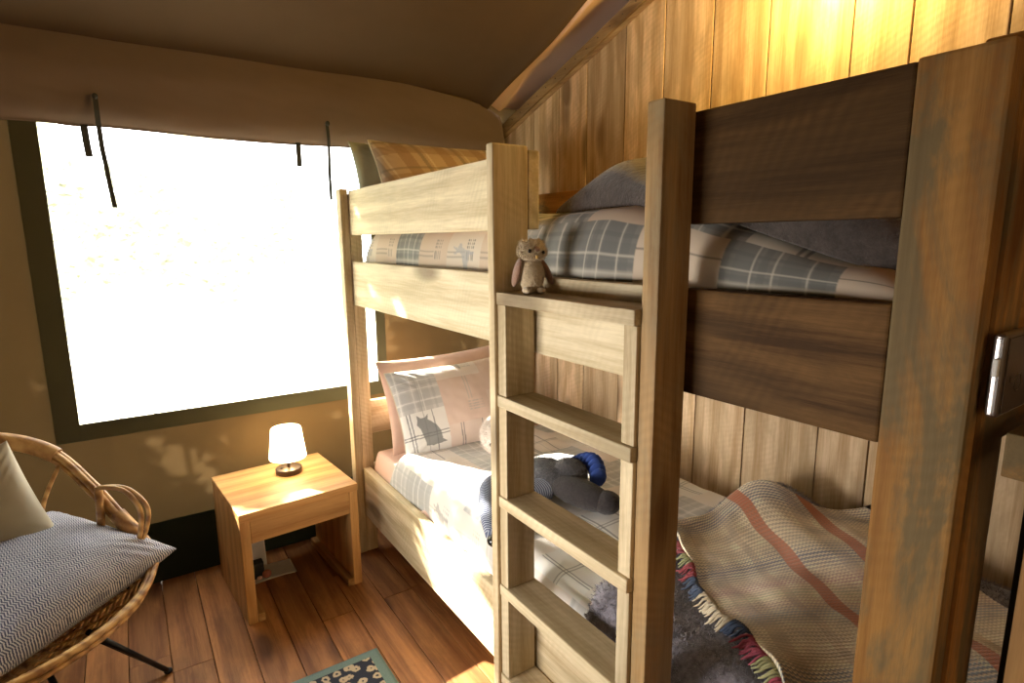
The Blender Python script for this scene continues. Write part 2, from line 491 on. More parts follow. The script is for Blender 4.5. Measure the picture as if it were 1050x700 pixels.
# paler lining cloth between the roof sheet and the planks, with a soft rolled crease
Tn, Yg = np.meshgrid(np.linspace(0, 1, 70), np.linspace(BY - .02, WY + .02, 200), indexing='ij')
Xg = edge_x(Yg) - .05 + (1.38 - edge_x(Yg) + .05) * Tn
d_ = Xg - edge_x(Yg)
Zg = roof_base(np.minimum(Xg, .9), Yg) + .012 + .05 * np.clip(d_ / .12, 0, 1) ** 1.5 - .045 * np.exp(-((d_ - .05 - .02 * np.sin(Yg * 2.3)) / .022) ** 2) * np.clip((WY - Yg - .1) / .5, 0, 1)
Zg = Zg + .010 * smooth_noise(Xg, Yg, 2.0, 19, 2)
Zg = Zg - .075 * np.clip((Xg - .90) / .08, 0, 1) * np.clip(1 - (WY - Yg) / .22, 0, 1)
structure(link('trim_ceiling_lining', grid_mesh('lining', Xg, Yg, Zg, close=(Xg, Yg, Zg + .003)), LINING))

# ------------------------------------------------------------------ window
wf = bpy.data.objects.new('window_1', None); COL.objects.link(wf); wf.location = (0, WY, 0); structure(wf)
wf['label'] = 'bright clear plastic tent window with dark webbing surround'
def wpart(name, boxes, mat):
    bm = bmesh.new()
    for b in boxes: box_bm(bm, b[0], b[1], .001)
    return link(name, bm_mesh(bm, name), mat, wf)
wpart('window_frame', [((WX0 - .082, -.006, WZ0 - .07), (WX0, -.001, 2.05)), ((WX1, -.006, WZ0 - .07), (WX1 + .05, -.001, 2.05)),
                       ((WX0, -.006, WZ0 - .07), (WX1, -.001, WZ0))], DARKC)
t = NT('clear_pvc')
tr = t.n('BsdfTransparent'); tr.inputs[0].default_value = (.97, .97, .97, 1)
tl = t.n('BsdfTranslucent'); tl.inputs[0].default_value = (.9, .9, .85, 1)
gl = t.n('BsdfGlossy'); gl.inputs['Roughness'].default_value = .1; gl.inputs[0].default_value = (.8, .8, .8, 1)
m1 = t.n('MixShader'); m1.inputs[0].default_value = .10; t.l(tr.outputs[0], m1.inputs[1]); t.l(tl.outputs[0], m1.inputs[2])
m2 = t.n('MixShader'); m2.inputs[0].default_value = .03; t.l(m1.outputs[0], m2.inputs[1]); t.l(gl.outputs[0], m2.inputs[2])
t.l(m2.outputs[0], t.out.inputs[0])
X, Z = np.meshgrid(np.linspace(WX0 - .01, WX1 + .01, 40), np.linspace(WZ0 - .01, WZ1, 40), indexing='ij')
Yw = .001 + .004 * smooth_noise(X, Z, .8, 5)
me = grid_mesh('pane', X, Yw, Z)
link('pane', me, t.m, wf)

# rolled and draped window flap above the opening
val = bpy.data.objects.new('window_flap', None); COL.objects.link(val); val.location = (0, WY, 0)
tag(val, 'rolled brown canvas flap drooping along the top of the window', 'window blind')
n, m = 160, 60
S, Tt = np.meshgrid(np.linspace(LX + .01, PX - .02, n), np.linspace(0, 1, m), indexing='ij')
ztop = 2.262 - .06 * np.clip((S - .3) / .6, 0, 1) ** 1.5 - .05 * np.clip((S - .88) / .12, 0, 1)
zbot = 1.925 + .006 * np.sin(S * 5) - .006 * np.exp(-((S + .95) / .05) ** 2)
Zv = ztop + (zbot - ztop) * Tt
out = -.010 - .055 * np.sin(PI * np.clip(Tt * 1.02, 0, 1)) ** .7 * (.5 + .5 * Tt) - .012 * np.sin(Tt * 9 + S * 1.3) * Tt * (1 - Tt) * 2 + .004 * smooth_noise(S, Tt, 1.5, 8)
out = np.minimum(out, -.012)
me = grid_mesh('flap_roll', S, out, Zv, close=(S, np.full_like(S, -.006), Zv))
link('flap_roll', me, VALC, val)
def strap(name, p, w, parent, th=.002):
    bm = bmesh.new()
    for (x0, y0, z0), (x1, y1, z1) in zip(p[:-1], p[1:]):
        vs = [bm.verts.new(q) for q in ((x0 - w, y0, z0), (x0 + w, y0, z0), (x1 + w, y1, z1), (x1 - w, y1, z1), (x0 - w, y0 - th, z0), (x0 + w, y0 - th, z0), (x1 + w, y1 - th, z1), (x1 - w, y1 - th, z1))]
        for f in ((0, 1, 2, 3), (7, 6, 5, 4), (0, 4, 5, 1), (1, 5, 6, 2), (2, 6, 7, 3), (3, 7, 4, 0)): bm.faces.new([vs[i] for i in f])
    return link(name, bm_mesh(bm, name), STRAP, parent)
strap('strap', [(-.915, -.03, 1.93), (-.913, -.028, 1.87), (-.910, -.02, 1.815)], .012, val)
strap('strap', [(-.868, -.068, 2.03), (-.868, -.072, 1.98), (-.868, -.05, 1.93), (-.866, -.03, 1.85), (-.860, -.024, 1.78), (-.856, -.02, 1.71), (-.848, -.02, 1.625)], .0085, val)
strap('strap', [(-.128, -.03, 1.93), (-.127, -.025, 1.87), (-.126, -.02, 1.825)], .011, val)
strap('strap', [(.002, -.05, 2.02), (.004, -.055, 1.96), (.008, -.04, 1.92), (.008, -.025, 1.8), (.010, -.02, 1.68)], .007, val)
for tx, ty, tz in ((.002, -.062, 2.02), (-.868, -.070, 2.03)):
    bm = bmesh.new(); ell_bm(bm, (tx, ty, tz), (.010, .008, .012), sub=2)
    link('toggle', bm_mesh(bm, 'toggle'), STRAP, val, smooth=True)

# ------------------------------------------------------------------ bunk bed
H_G0, H_G1 = 1.512, 1.703     # guard rail
H_L0, H_L1 = 1.203, 1.397     # lower rail of the top bunk
bed = empty('bunk_bed', (0, .25, 0), 'rough-sawn pine bunk bed with built-in ladder along the plank wall', 'bunk bed')
BO = (0, .25, 0)
def bb(name, mn_, mx_, mat, bev=.004): return board(name, mn_, mx_, mat, bed, bev, BO)
ZT = 1.722
bb('post', (-.036, 2.545, 0), (-.001, 2.60, ZT - .012), W['Z'])       # window-end front post, outer lamination
bb('post_board', (0.0, 2.548, 0), (.055, 2.60, 1.69), W['Z'])
bb('post', (.915, 2.545, 0), (.975, 2.60, ZT), W['Z'])
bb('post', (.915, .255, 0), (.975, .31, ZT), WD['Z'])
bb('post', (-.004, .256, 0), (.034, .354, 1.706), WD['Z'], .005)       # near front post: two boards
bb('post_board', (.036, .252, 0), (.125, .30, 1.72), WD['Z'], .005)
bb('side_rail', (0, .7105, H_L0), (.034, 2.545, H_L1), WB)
bb('side_rail', (0, .355, H_L0), (.034, .709, H_L1), WR)  # same lower rail, its near half coloured dark for the ladder's shade
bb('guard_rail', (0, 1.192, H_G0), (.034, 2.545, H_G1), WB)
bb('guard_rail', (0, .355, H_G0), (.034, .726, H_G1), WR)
bb('side_board', (0, .355, .187), (.034, 2.545, .430), W['Y'])
bb('wall_rail', (.94, .312, H_L0), (.972, 2.543, H_L1), W['Y'])
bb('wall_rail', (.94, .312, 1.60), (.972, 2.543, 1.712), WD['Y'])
bb('side_board', (.94, .312, .187), (.972, 2.543, .430), W['Y'])
bb('headboard', (.056, 2.56, .585), (.914, 2.592, .745), W['X'])
bb('headboard', (.056, 2.56, .20), (.914, 2.592, .43), W['X'])
bb('headboard', (.056, 2.56, 1.205), (.914, 2.592, 1.395), W['X'])
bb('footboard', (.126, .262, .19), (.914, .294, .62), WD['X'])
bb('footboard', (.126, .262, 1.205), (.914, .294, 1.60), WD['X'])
for k in range(12):
    y = .42 + k * .19
    bb('slat', (.036, y, 1.225), (.938, y + .07, 1.243), W['X'], .002)
for k in range(12):
    y = .42 + k * .19
    bb('slat', (.036, y, .30), (.938, y + .07, .318), W['X'], .002)
bb('slat_ledger', (.036, .36, .27), (.058, 2.54, .299), W['Y'])
bb('slat_ledger', (.036, .36, 1.204), (.058, 2.54, 1.224), W['Y'])
# ladder
bb('ladder_upright', (-.104, 1.192, 0), (-.001, 1.219, 1.712), W['Z'])
bb('ladder_upright', (-.082, .690, 0), (-.001, .728, 1.716), WP)
rz = [1.362, 1.102, .832, .580, .312]
prev_l = None
for i, z in enumerate(rz):
    bb('ladder_rung', (-.098, .7285 if i == 0 else .729, z - .030), (-.003, 1.1915, z), W['Y'], .003)
cl = [(1.332, 1.102), (1.072, .832), (.802, .580), (.550, .312), (.282, .0)]
for (zt, zb) in cl:
    bb('rung_cleat', (-.094, 1.157, zb + .0008), (-.008, 1.1912, zt - .0008), W['Z'], .002)
    bb('rung_cleat', (-.090, .729, zb + .0008), (-.006, .762, zt - .0008), W['Z'], .002)

# ------------------------------------------------------------------ print pattern for the bedding
def inpoly(U, V, poly):
    r = np.zeros(U.shape, bool); n = len(poly)
    for i in range(n):
        x0, y0 = poly[i]; x1, y1 = poly[(i + 1) % n]
        c = ((y0 > V) != (y1 > V)) & (U < (x1 - x0) * (V - y0) / ((y1 - y0) or 1e-9) + x0)
        r ^= c
    return r
OWL = [(-.30, 0.02), (-.14, .0), (-.1, -.02), (.0, .0), (.12, .0), (.35, .02), (.22, .12), (.2, .35), (.1, .55), (-.05, .70), (-.12, .76), (-.08, .92), (-.18, .84), (-.32, .84), (-.42, .95), (-.42, .78), (-.46, .66), (-.38, .52), (-.34, .3), (-.30, .15)]
STAG = [(-.5, 0), (-.44, 0), (-.4, .3), (-.1, .28), (.1, .26), (.16, 0), (.22, 0), (.24, .35), (.3, .55), (.42, .62), (.45, .7), (.3, .74), (.36, .95), (.3, .93), (.24, .78), (.14, .92), (.1, .9), (.18, .72), (.14, .55), (-.1, .5), (-.4, .5), (-.5, .42)]
def quilt_pattern(U, V, seed=0, cw=.24, ch=.21, owls=(), tartan_contrast=1.0, tone='pale'):
    """patchwork print; U,V in metres"""
    iu = np.floor(U / cw).astype(int); fv = V + .09 * (iu % 3)
    iv = np.floor(fv / ch).astype(int)
    h = ((iu * 73856093) ^ (iv * 19349663) ^ (seed * 83492791)) & 1023
    typ = h % 6
    fu = U - iu * cw; fw = fv - iv * ch
    pinkc = np.array([.66, .52, .45]); white = np.array([.78, .76, .73]); grey = np.array([.40, .40, .39]); dk = np.array([.14, .14, .145]); lg = np.array([.60, .58, .56])
    if tone == 'white': pinkc = np.array([.74, .66, .60])
    if tone == 'dark': pinkc = np.array([.52, .40, .29]); white = np.array([.60, .55, .45]); grey = np.array([.13, .13, .12]); lg = np.array([.27, .26, .225]); dk = np.array([.06, .06, .06])
    C = np.zeros(U.shape + (3,)); C[...] = white
    def put(mask, col, a=1.0):
        C[mask] = C[mask] * (1 - a) + col * a
    put(typ == 0, pinkc); put(typ == 1, lg); put(typ == 2, white); put(typ == 3, pinkc * .5 + white * .5); put(typ == 4, grey * .55 + lg * .45); put(typ == 5, pinkc * .75 + white * .25)
    ln = lambda q, c, w: np.abs(q - c) < w
    # tartan checks
    tt = (typ == 1) | (typ == 4)
    for c, w, a in ((.03, .012, .45), (.075, .020, .40), (.125, .008, .5), (.16, .022, .35), (.20, .006, .5)):
        put(tt & ln(fu, c, w), grey, a * tartan_contrast); put(tt & ln(fw, c, w), grey, a * tartan_contrast)
    for c in (.048, .105, .145): put(tt & ln(fu, c, .0025), white, .6); put(tt & ln(fw, c, .0025), white, .6)
    # thin double lines
    t2 = (typ == 2) | (typ == 5)
    for c in (.060, .072, .17): put(t2 & ln(fu, c, .0028), dk, .7)
    for c in (.10, .112): put(t2 & ln(fw, c, .0028), dk, .7)
    # dash marks
    t3 = (typ == 0) | (typ == 3)
    for c in (.05, .062, .074, .086): put(t3 & ln(fw, c, .003) & (fu > .12) & (fu < .20) & (np.sin(fu * 900) > -.2), grey, .8)
    for c in (.13, .145): put(t3 & ln(fu, c, .003) & (fw > .1), grey, .55)
    # long crossing lines
    put(np.abs((U + .11) % .48 - .24) < .002, grey, .7)
    # animal silhouettes
    for (ou, ov, s, fl) in owls:
        put(inpoly((U - ou) / s * fl, (V - ov) / s, OWL), np.array([.16, .17, .175]), .85)
    sil = (typ == 3) & (h % 5 != 1)
    pu, pv = (fu - cw * .5) / .14, (fw - .04) / .14
    put(sil & inpoly(pu, pv, STAG), np.array([.30, .30, .31]), .7)
    return C

def warp(n, k=.55):
    s = np.linspace(-1, 1, n)
    return np.sign(s) * (1 - (1 - np.abs(s)) ** (1 + k))

def duvet(name, x0, x1, y0, y1, z0, z1, nx, ny, seed, ex=.07, col=None, wr=.008, skirt=None, parent=None, mat=QUILT, p=2.4, extra=None):
    s, q = warp(nx), warp(ny, .2)
    Sg, Q = np.meshgrid(s, q, indexing='ij')
    X = (x0 + x1) / 2 + (x1 - x0) / 2 * Sg; Y = (y0 + y1) / 2 + (y1 - y0) / 2 * Q
    dx = np.minimum(X - x0, x1 - X); dy = np.minimum(Y - y0, y1 - Y)
    f = lambda d: (1 - (1 - np.clip(d / ex, 0, 1)) ** p) ** (1 / p)
    e = f(dx) * f(dy)
    nzz = smooth_noise(X, Y, 1.2, seed, 2) * wr + smooth_noise(X * 1.0, Y * 1.0, 4.5, seed + 1, 2) * wr * .35
    Z = z0 + (z1 - z0) * e + nzz * e
    if extra is not None: Z = Z + extra(X, Y) * e
    Xo = X + .012 * smooth_noise(Y * 1.0, X * .2, 2.5, seed + 2, 2) * (1 - f(dx)); Yo = Y + .012 * smooth_noise(X, Y * .2, 2.5, seed + 3, 2) * (1 - f(dy))
    C = col(X - x0 + (z1 - z0) * (1 - f(dx)) * np.sign(X - (x0 + x1) / 2), Y) if col else None
    Zb = np.full_like(Z, z0) - .001
    me = grid_mesh(name, Xo, Yo, Z, C, close=(Xo, Yo, Zb))
    return me

# lower bunk
lm = duvet('mattress', .040, .935, .335, 2.535, .319, .512, 60, 90, 11, ex=.035, wr=.003, mat=PEACH)
o = link('mattress', lm, PEACH); tag(o, 'thick mattress under a peach fitted sheet on the lower bunk', 'mattress')
ld = duvet('duvet', .036, .930, .33, 2.30, .425, .572, 330, 560, 21, ex=.075, wr=.012, col=lambda U, V: quilt_pattern(U, V, 3, owls=[(.47, 1.86, .10, 1)], tone='white'))
# duvet sits over the mattress: hollow underside
o = link('duvet', ld, QUILT); tag(o, 'grey and white patchwork check duvet on the lower bunk', 'duvet')
# upper bunk
um = duvet('mattress', .040, .935, .335, 2.50, 1.244, 1.43, 60, 90, 12, ex=.035, wr=.003)
o = link('mattress', um, WHITEC); tag(o, 'pale mattress on the upper bunk just under the duvet roll', 'mattress')
def ubump(X, Y): return .055 * np.clip((X - .15) / .7, 0, 1) + .008 * np.sin(Y * 7.0) - .105 * np.clip((.78 - Y) / .42, 0, 1)
ud = duvet('duvet', .040, .930, .345, 2.49, 1.398, 1.548, 300, 560, 31, ex=.11, wr=.014, col=lambda U, V: quilt_pattern(U, V, 6, tartan_contrast=1.3, tone='dark'), extra=ubump)
o = link('duvet', ud, QUILT); tag(o, 'puffy tartan and beige patchwork duvet on the upper bunk', 'duvet')

# ------------------------------------------------------------------ pillows
def pillow(name, w, h, th, n, m, seed, pat=None, wr=1.0):
    s, q = warp(n, .35), warp(m, .35)
    Sg, Q = np.meshgrid(s, q, indexing='ij')
    out = (1 - np.abs(Sg) ** 2.6) * (1 - np.abs(Q) ** 2.6)
    T = th / 2 * np.sqrt(np.clip(out, 0, 1))
    X = w / 2 * Sg * (1 - .06 * (1 - Q ** 2)); Y = h / 2 * Q * (1 - .07 * (1 - Sg ** 2))
    cr = np.exp(-((1 - np.abs(Sg)) ** 2 + (1 - np.abs(Q)) ** 2) / .12)
    wrk = (.004 * smooth_noise(X, Y, 4.0, seed, 3) + .006 * np.sin(40 * (np.abs(Sg) - np.abs(Q))) * cr) * wr
    Zt = T + wrk * np.clip(out * 4, 0, 1); Zb = -T + .004 * smooth_noise(X, Y, 4, seed + 5, 2) * np.clip(out * 4, 0, 1)
    C = pat(X + w / 2, Y + h / 2) if pat is not None else None
    return grid_mesh(name, X, Y, Zt, C, close=(X, Y, Zb - .0005))
def pillow_edge(w, h, n=40):
    P = []
    for a, b in (((-1, -1), (1, -1)), ((1, -1), (1, 1)), ((1, 1), (-1, 1)), ((-1, 1), (-1, -1))):
        for k in range(n):
            t_ = k / n; s = a[0] + (b[0] - a[0]) * t_; q = a[1] + (b[1] - a[1]) * t_
            P.append((w / 2 * s * (1 - .06 * (1 - q * q)), h / 2 * q * (1 - .07 * (1 - s * s)), 0))
    return P
def place(o, loc, xdir, ydir):
    x = Vector(xdir).normalized(); y = Vector(ydir); y = (y - x * y.dot(x)).normalized(); z = x.cross(y)
    M = Matrix((x, y, z)).transposed().to_4x4(); M.translation = Vector(loc)
    o.matrix_world = M; o.rotation_mode = 'XYZ'
    loc_, r_, s_ = M.decompose(); o.location = loc_; o.rotation_euler = r_.to_euler()
def piping(o, w, h, mat, r=.004):
    bm = bmesh.new(); tube_bm(bm, pillow_edge(w, h), r, 6, True)
    return link('piping', bm_mesh(bm, 'piping'), mat, o, smooth=True)

# lower bunk pillows (leaning on the headboard)
me = pillow('pillow', .70, .44, .15, 60, 44, 3)
o = link('pillow', me, PEACH); tag(o, 'plain peach pillow against the lower headboard behind the owl pillow', 'pillow')
place(o, (.43, 2.46, .735), (1, .03, .02), (0, .34, 1))
me = pillow('pillow', .66, .43, .16, 330, 240, 9, pat=lambda U, V: quilt_pattern(U + .02, V, 8, cw=.23, ch=.215, owls=[(.16, .06, .15, 1)]))
o = link('pillow', me, QUILT); tag(o, 'grey check patchwork pillow with an owl silhouette on the lower bunk', 'pillow')
place(o, (.42, 2.335, .715), (1, -.02, .03), (-.06, .55, 1))
piping(o, .66, .43, PIPE, .003)
# upper bunk pillows
def tart(U, V):
    C = np.zeros(U.shape + (3,)); C[...] = (.56, .42, .28)
    def put(mk, c, a): C[mk] = C[mk] * (1 - a) + np.array(c) * a
    A = (U + .35 * V) % .19; B = V % .15
    put(np.abs(A - .05) < .028, (.33, .20, .12), .6); put(np.abs(A - .12) < .010, (.22, .18, .14), .6); put(np.abs(A - .15) < .005, (.75, .66, .5), .7)
    put(np.abs(B - .05) < .022, (.33, .20, .12), .5); put(np.abs(B - .10) < .006, (.2, .16, .12), .5)
    return C
me = pillow('pillow', .66, .42, .15, 200, 140, 13, pat=tart)
o = link('pillow', me, QUILT); tag(o, 'brown and beige tartan pillow with pale piping on the upper bunk', 'pillow')
place(o, (.415, 2.395, 1.73), (1, -.03, .0), (0, .55, 1))
piping(o, .66, .42, PIPE, .005)
PGREEN = plain('pale_green_cotton', (.45, .46, .34), .85, var=.08, bump=.2)
me = pillow('pillow', .68, .42, .13, 60, 44, 14)
o = link('pillow', me, PGREEN); tag(o, 'plain pale green pillow behind the tartan one on the upper bunk', 'pillow')
place(o, (.365, 2.52, 1.715), (1, .0, .0), (-.06, .30, 1))

# ------------------------------------------------------------------ throws
def thr_h(X, Y):
    """top surface of the long-pile throw on the lower bunk"""
    z = .610 + .014 * smooth_noise(X, Y, 1.6, 41, 2)
    z += .09 * np.exp(-(((X - .80) / .17) ** 2 + ((Y - 1.0) / .12) ** 2)) + .035 * np.exp(-(((X - .85) / .16) ** 2 + ((Y - .72) / .25) ** 2))
    z += .02 * np.exp(-(((X - .1) / .08) ** 2 + ((Y - .97) / .06) ** 2))
    return z
n, m = 200, 200
Sg, Q = np.meshgrid(warp(n, .3), warp(m, .3), indexing='ij')
X = .475 + .470 * Sg; yt = 1.02 + .085 * np.exp(-((X - .72) / .3) ** 2) - .04 * np.clip((X - .1) / -.1, 0, 1); yb = .335
Y = (yt + yb) / 2 + (yt - yb) / 2 * Q
ed = np.minimum(np.minimum((X - .005) / .07, (.945 - X) / .05), np.minimum((yt - Y) / .06, (Y - yb) / .05))
e = (1 - (1 - np.clip(ed, 0, 1)) ** 2.2) ** (1 / 2.2)
dropx = np.clip((.11 - X) / .11, 0, 1) ** 2
Zt = .578 + (thr_h(X, Y) - .578) * e - .10 * dropx
Zb = np.minimum(Zt - .004, .574 - .11 * dropx)
me = grid_mesh('throw', X, Y, Zt, close=(X, Y, Zb))
add_fuzz(me, 42000, .015, .0008, 5, curl=.6)
o = link('throw_blanket', me, GREY_FUR); tag(o, 'lilac-grey long-pile throw spread over the foot of the lower bunk', 'blanket')

# woven plaid blanket
O2 = np.array([.405, 1.055]); ea = np.array([.866, -.50]); eb = np.array([-.470, -.883])
n, m = 330, 460
A, B = np.meshgrid(np.linspace(0, .66, n), np.linspace(-.03, .86, m), indexing='ij')
edge_w = .012 * np.sin(B * 16) + .006 * np.sin(B * 47)
fold = .10 * np.exp(-((A - .30) / .16) ** 2) * np.exp(-(B / .16) ** 2)
X = O2[0] + A * ea[0] + B * eb[0] + edge_w * (1 - A) + fold * .35 ; Y = O2[1] + A * ea[1] + B * eb[1] + fold * 1.0
over = np.clip(X - .955, 0, 1); X = X - over
Zt = thr_h(np.minimum(X, .9), Y) + .024 + .007 * smooth_noise(A, B, 3.0, 61, 3) + .018 * np.exp(-((A) / .035) ** 2) * np.clip(np.sin(B * 11 + 1), 0, 1) + .35 * np.minimum(over, .12)
Zt = Zt + .018 * np.exp(-((B + .03) / .03) ** 2) * (np.sin(A * 22) * .5 + .6)
def weave_col(A, B):
    bands = [(-.1, (.44, .33, .22)), (.03, (.22, .22, .25)), (.07, (.50, .40, .28)), (.16, (.46, .38, .28)), (.20, (.20, .21, .25)), (.25, (.50, .40, .32)), (.29, (.46, .25, .24)), (.33, (.50, .47, .30)), (.36, (.52, .36, .30)),
             (.40, (.44, .43, .42)), (.45, (.52, .42, .28)), (.55, (.52, .41, .27)), (.58, (.17, .20, .22)), (.64, (.42, .40, .38)), (.68, (.46, .20, .24)), (.72, (.40, .42, .26)), (.76, (.45, .16, .2)), (.80, (.2, .2, .24)), (1.0, (.5, .4, .3))]
    b = np.array([q[0] for q in bands]); c = np.array([q[1] for q in bands])
    Bn = B + .006 * np.sin(A * 9)
    W_ = np.stack([np.interp(Bn, b, c[:, k]) for k in range(3)], -1)
    C = np.zeros(A.shape + (3,)); warpc = np.array([.60, .50, .36]); C[...] = warpc
    def put(mk, col, a): C[mk] = C[mk] * (1 - a) + np.array(col) * a
    for c0, w in ((.06, .02), (.18, .012), (.40, .018), (.5, .012)): put(np.abs(A - c0) < w, (.34, .24, .16), .5)
    st = (np.abs(A - .27) < .019) | (np.abs(A - .455) < .019)
    sh_ = (np.floor(A / .0050)).astype(int) % 2
    k = (np.floor(B / .0048 + .5 * sh_) % 2)
    out = np.where((k > .5)[..., None], W_ * 1.0, C * 1.35)
    lump = smooth_noise(A, B, 14.0, 71, 2)
    out = out * (1 + .16 * lump)[..., None]
    rc = np.array([.46, .13, .05])
    out[st] = rc * (.75 + .4 * (k[st])[:, None]) * .85 + out[st] * .15
    return np.clip(out * 1.1, 0, .9)
Cw = weave_col(A, B)
kk = np.floor(B / .0048 + .5 * (np.floor(A / .0050).astype(int) % 2)) % 2
me = grid_mesh('woven', X, Y, Zt + .0012 * kk, Cw, close=(X, Y, Zt - .012))
wb = link('woven_blanket', me, WOVEN); tag(wb, 'cream and rust plaid wool blanket with fringed hem on the lower bunk', 'blanket')
# fringe along the hem
ftab = [((.14, .16, .25), 3), ((.36, .10, .12), 4), ((.42, .42, .22), 3), ((.42, .10, .12), 4), ((.10, .13, .20), 5), ((.66, .56, .40), 10), ((.08, .11, .18), 5), ((.45, .10, .15), 5), ((.42, .40, .20), 4), ((.45, .08, .12), 5), ((.1, .1, .18), 6), ((.6, .5, .35), 8)]
fm = [plain('fringe_yarn_%d' % i, c, .95, bump=.5, scale=200) for i, (c, _) in enumerate(ftab)]
bm = bmesh.new(); cur = 0.02; tot = sum(q[1] for q in ftab); fcount = 0
rs = random.Random(4)
for i, (c, cnt) in enumerate(ftab):
    for k in range(cnt * 2):
        b = .03 + .81 * (fcount / (tot * 2)); fcount += 1
        ew = .012 * math.sin(b * 16) + .006 * math.sin(b * 47)
        p0 = np.array([O2[0] + b * eb[0] + ew, O2[1] + b * eb[1]])
        z0 = float(thr_h(np.array([p0[0]]), np.array([p0[1]]))[0]) + .028
        d = -ea + rs.uniform(-.3, .3) * eb; ln_ = rs.uniform(.028, .048)
        pts = []
        for j in range(5):
            u = j / 4; pxy = p0 + d * ln_ * u + eb * rs.uniform(-.002, .002)
            zz = max(float(thr_h(np.array([pxy[0]]), np.array([pxy[1]]))[0]) + .012, z0 - .03 * u * u) + .006 * math.sin(u * PI)
            pts.append((pxy[0], pxy[1], zz))
        n0 = len(bm.faces); tube_bm(bm, pts, [.0034, .0032, .003, .0028, .0015], 5)
        bm.faces.ensure_lookup_table()
        for f in bm.faces[n0:]: f.material_index = i; f.smooth = True
me = bpy.data.meshes.new('fringe'); bm.to_mesh(me); bm.free()
fr = link('fringe', me, fm, wb); fr['kind'] = 'stuff'; fr['label'] = 'multicoloured twisted yarn fringe'

# charcoal fleece on the upper bunk
n, m = 90, 120
Sg, Q = np.meshgrid(warp(n, .3), warp(m, .3), indexing='ij')
X = .515 + .415 * Sg + (.022 * np.sin(Q * 3) + .03 * np.clip(Q, 0, 1)) * (1 - Sg) / 2; Y = .80 + .45 * Q
r_ = np.clip(1 - np.abs(Sg) ** 3, 0, 1) * np.clip(1 - np.abs(Q) ** 3.2, 0, 1)
hump = .10 * np.exp(-((Y - 1.10) / .15) ** 2) + .05 * np.exp(-((Y - .62) / .2) ** 2) * (.5 + .5 * Sg)
zb_ = 1.556 - .125 * np.clip((.80 - Y) / .40, 0, 1)
Zt = zb_ + .004 + (.065 + .10 * np.clip((.80 - Y) / .40, 0, 1) + hump + .012 * smooth_noise(X, Y, 2.2, 77, 3)) * r_ ** .36
me = grid_mesh('fleece', X, Y, Zt, close=(X, Y, zb_))
add_fuzz(me, 5000, .006, .0005, 6)
o = link('fleece_blanket', me, CHAR); tag(o, 'crumpled charcoal fleece blanket heaped on the upper bunk', 'blanket')

# ------------------------------------------------------------------ soft toys
def fuzzy(name, parts, mat, parent=None, nf=2500, L=.006, seed=3, loc=(0, 0, 0), rem=.006):
    """union of ellipsoids, remeshed to one skin, with pile"""
    bm = bmesh.new()
    for p in parts: ell_bm(bm, *p) if len(p) <= 2 else ell_bm(bm, p[0], p[1], p[2])
    me = bm_mesh(bm, name)
    o = bpy.data.objects.new('tmp', me); COL.objects.link(o)
    md = o.modifiers.new('r', 'REMESH'); md.mode = 'VOXEL'; md.voxel_size = rem; md.use_smooth_shade = True
    sm = o.modifiers.new('s', 'SMOOTH'); sm.iterations = 4
    dg = bpy.context.evaluated_depsgraph_get(); dg.update()
    me2 = bpy.data.meshes.new_from_object(o.evaluated_get(dg)); me2.name = name
    bpy.data.objects.remove(o)
    if nf: add_fuzz(me2, nf, L, .0005, seed, curl=.5)
    return link(name, me2, mat, parent, loc, smooth=True)
def blob(name, parts, mat, parent, sub=3):
    bm = bmesh.new()
    for p in parts: ell_bm(bm, p[0], p[1], p[2] if len(p) > 2 else None, sub)
    return link(name, bm_mesh(bm, name), mat, parent, smooth=True)

# owl on the top rung, looking at the viewer
ow = empty('owl_toy', (-.052, 1.105, 1.362), 'small cream plush owl with tufted head sitting on the top ladder rung', 'soft toy')
ow.rotation_euler = (0, 0, math.radians(-18))
fuzzy('body', [((0, 0, .044), (.031, .025, .040)), ((0, 0, .030), (.029, .025, .029))], CREAM, ow, 1500, .003, 1, rem=.004)
fuzzy('head', [((0, 0, .098), (.033, .027, .026)), ((-.020, 0, .113), (.010, .010, .012)), ((.020, 0, .113), (.010, .010, .012))], CREAM, ow, 2200, .009, 2, rem=.004)
blob('wing', [((-.036, .004, .050), (.008, .018, .034), rot(y=.25))], BROWNW, ow)
blob('wing', [((.038, .004, .050), (.008, .018, .034), rot(y=-.45))], BROWNW, ow)
blob('foot', [((-.016, -.014, .009), (.012, .016, .009))], CREAM, ow)
blob('foot', [((.017, -.014, .009), (.012, .016, .009))], CREAM, ow)
blob('eye', [((-.014, -.027, .100), (.004, .003, .0045))], GLOSSB, ow)
blob('eye', [((.020, -.023, .096), (.004, .003, .0045))], GLOSSB, ow)
blob('brow_patch', [((.004, -.026, .104), (.008, .003, .006), rot(y=.5))], BROWNW, ow)
bm = bmesh.new(); lathe_bm(bm, [(.0001, .0), (.003, .003), (.0036, .008), (.0001, .009)], 10)
bk = link('beak', bm_mesh(bm, 'beak'), plain('beak_felt', (.65, .42, .12), .7), ow, (.003, -.0275, .081))

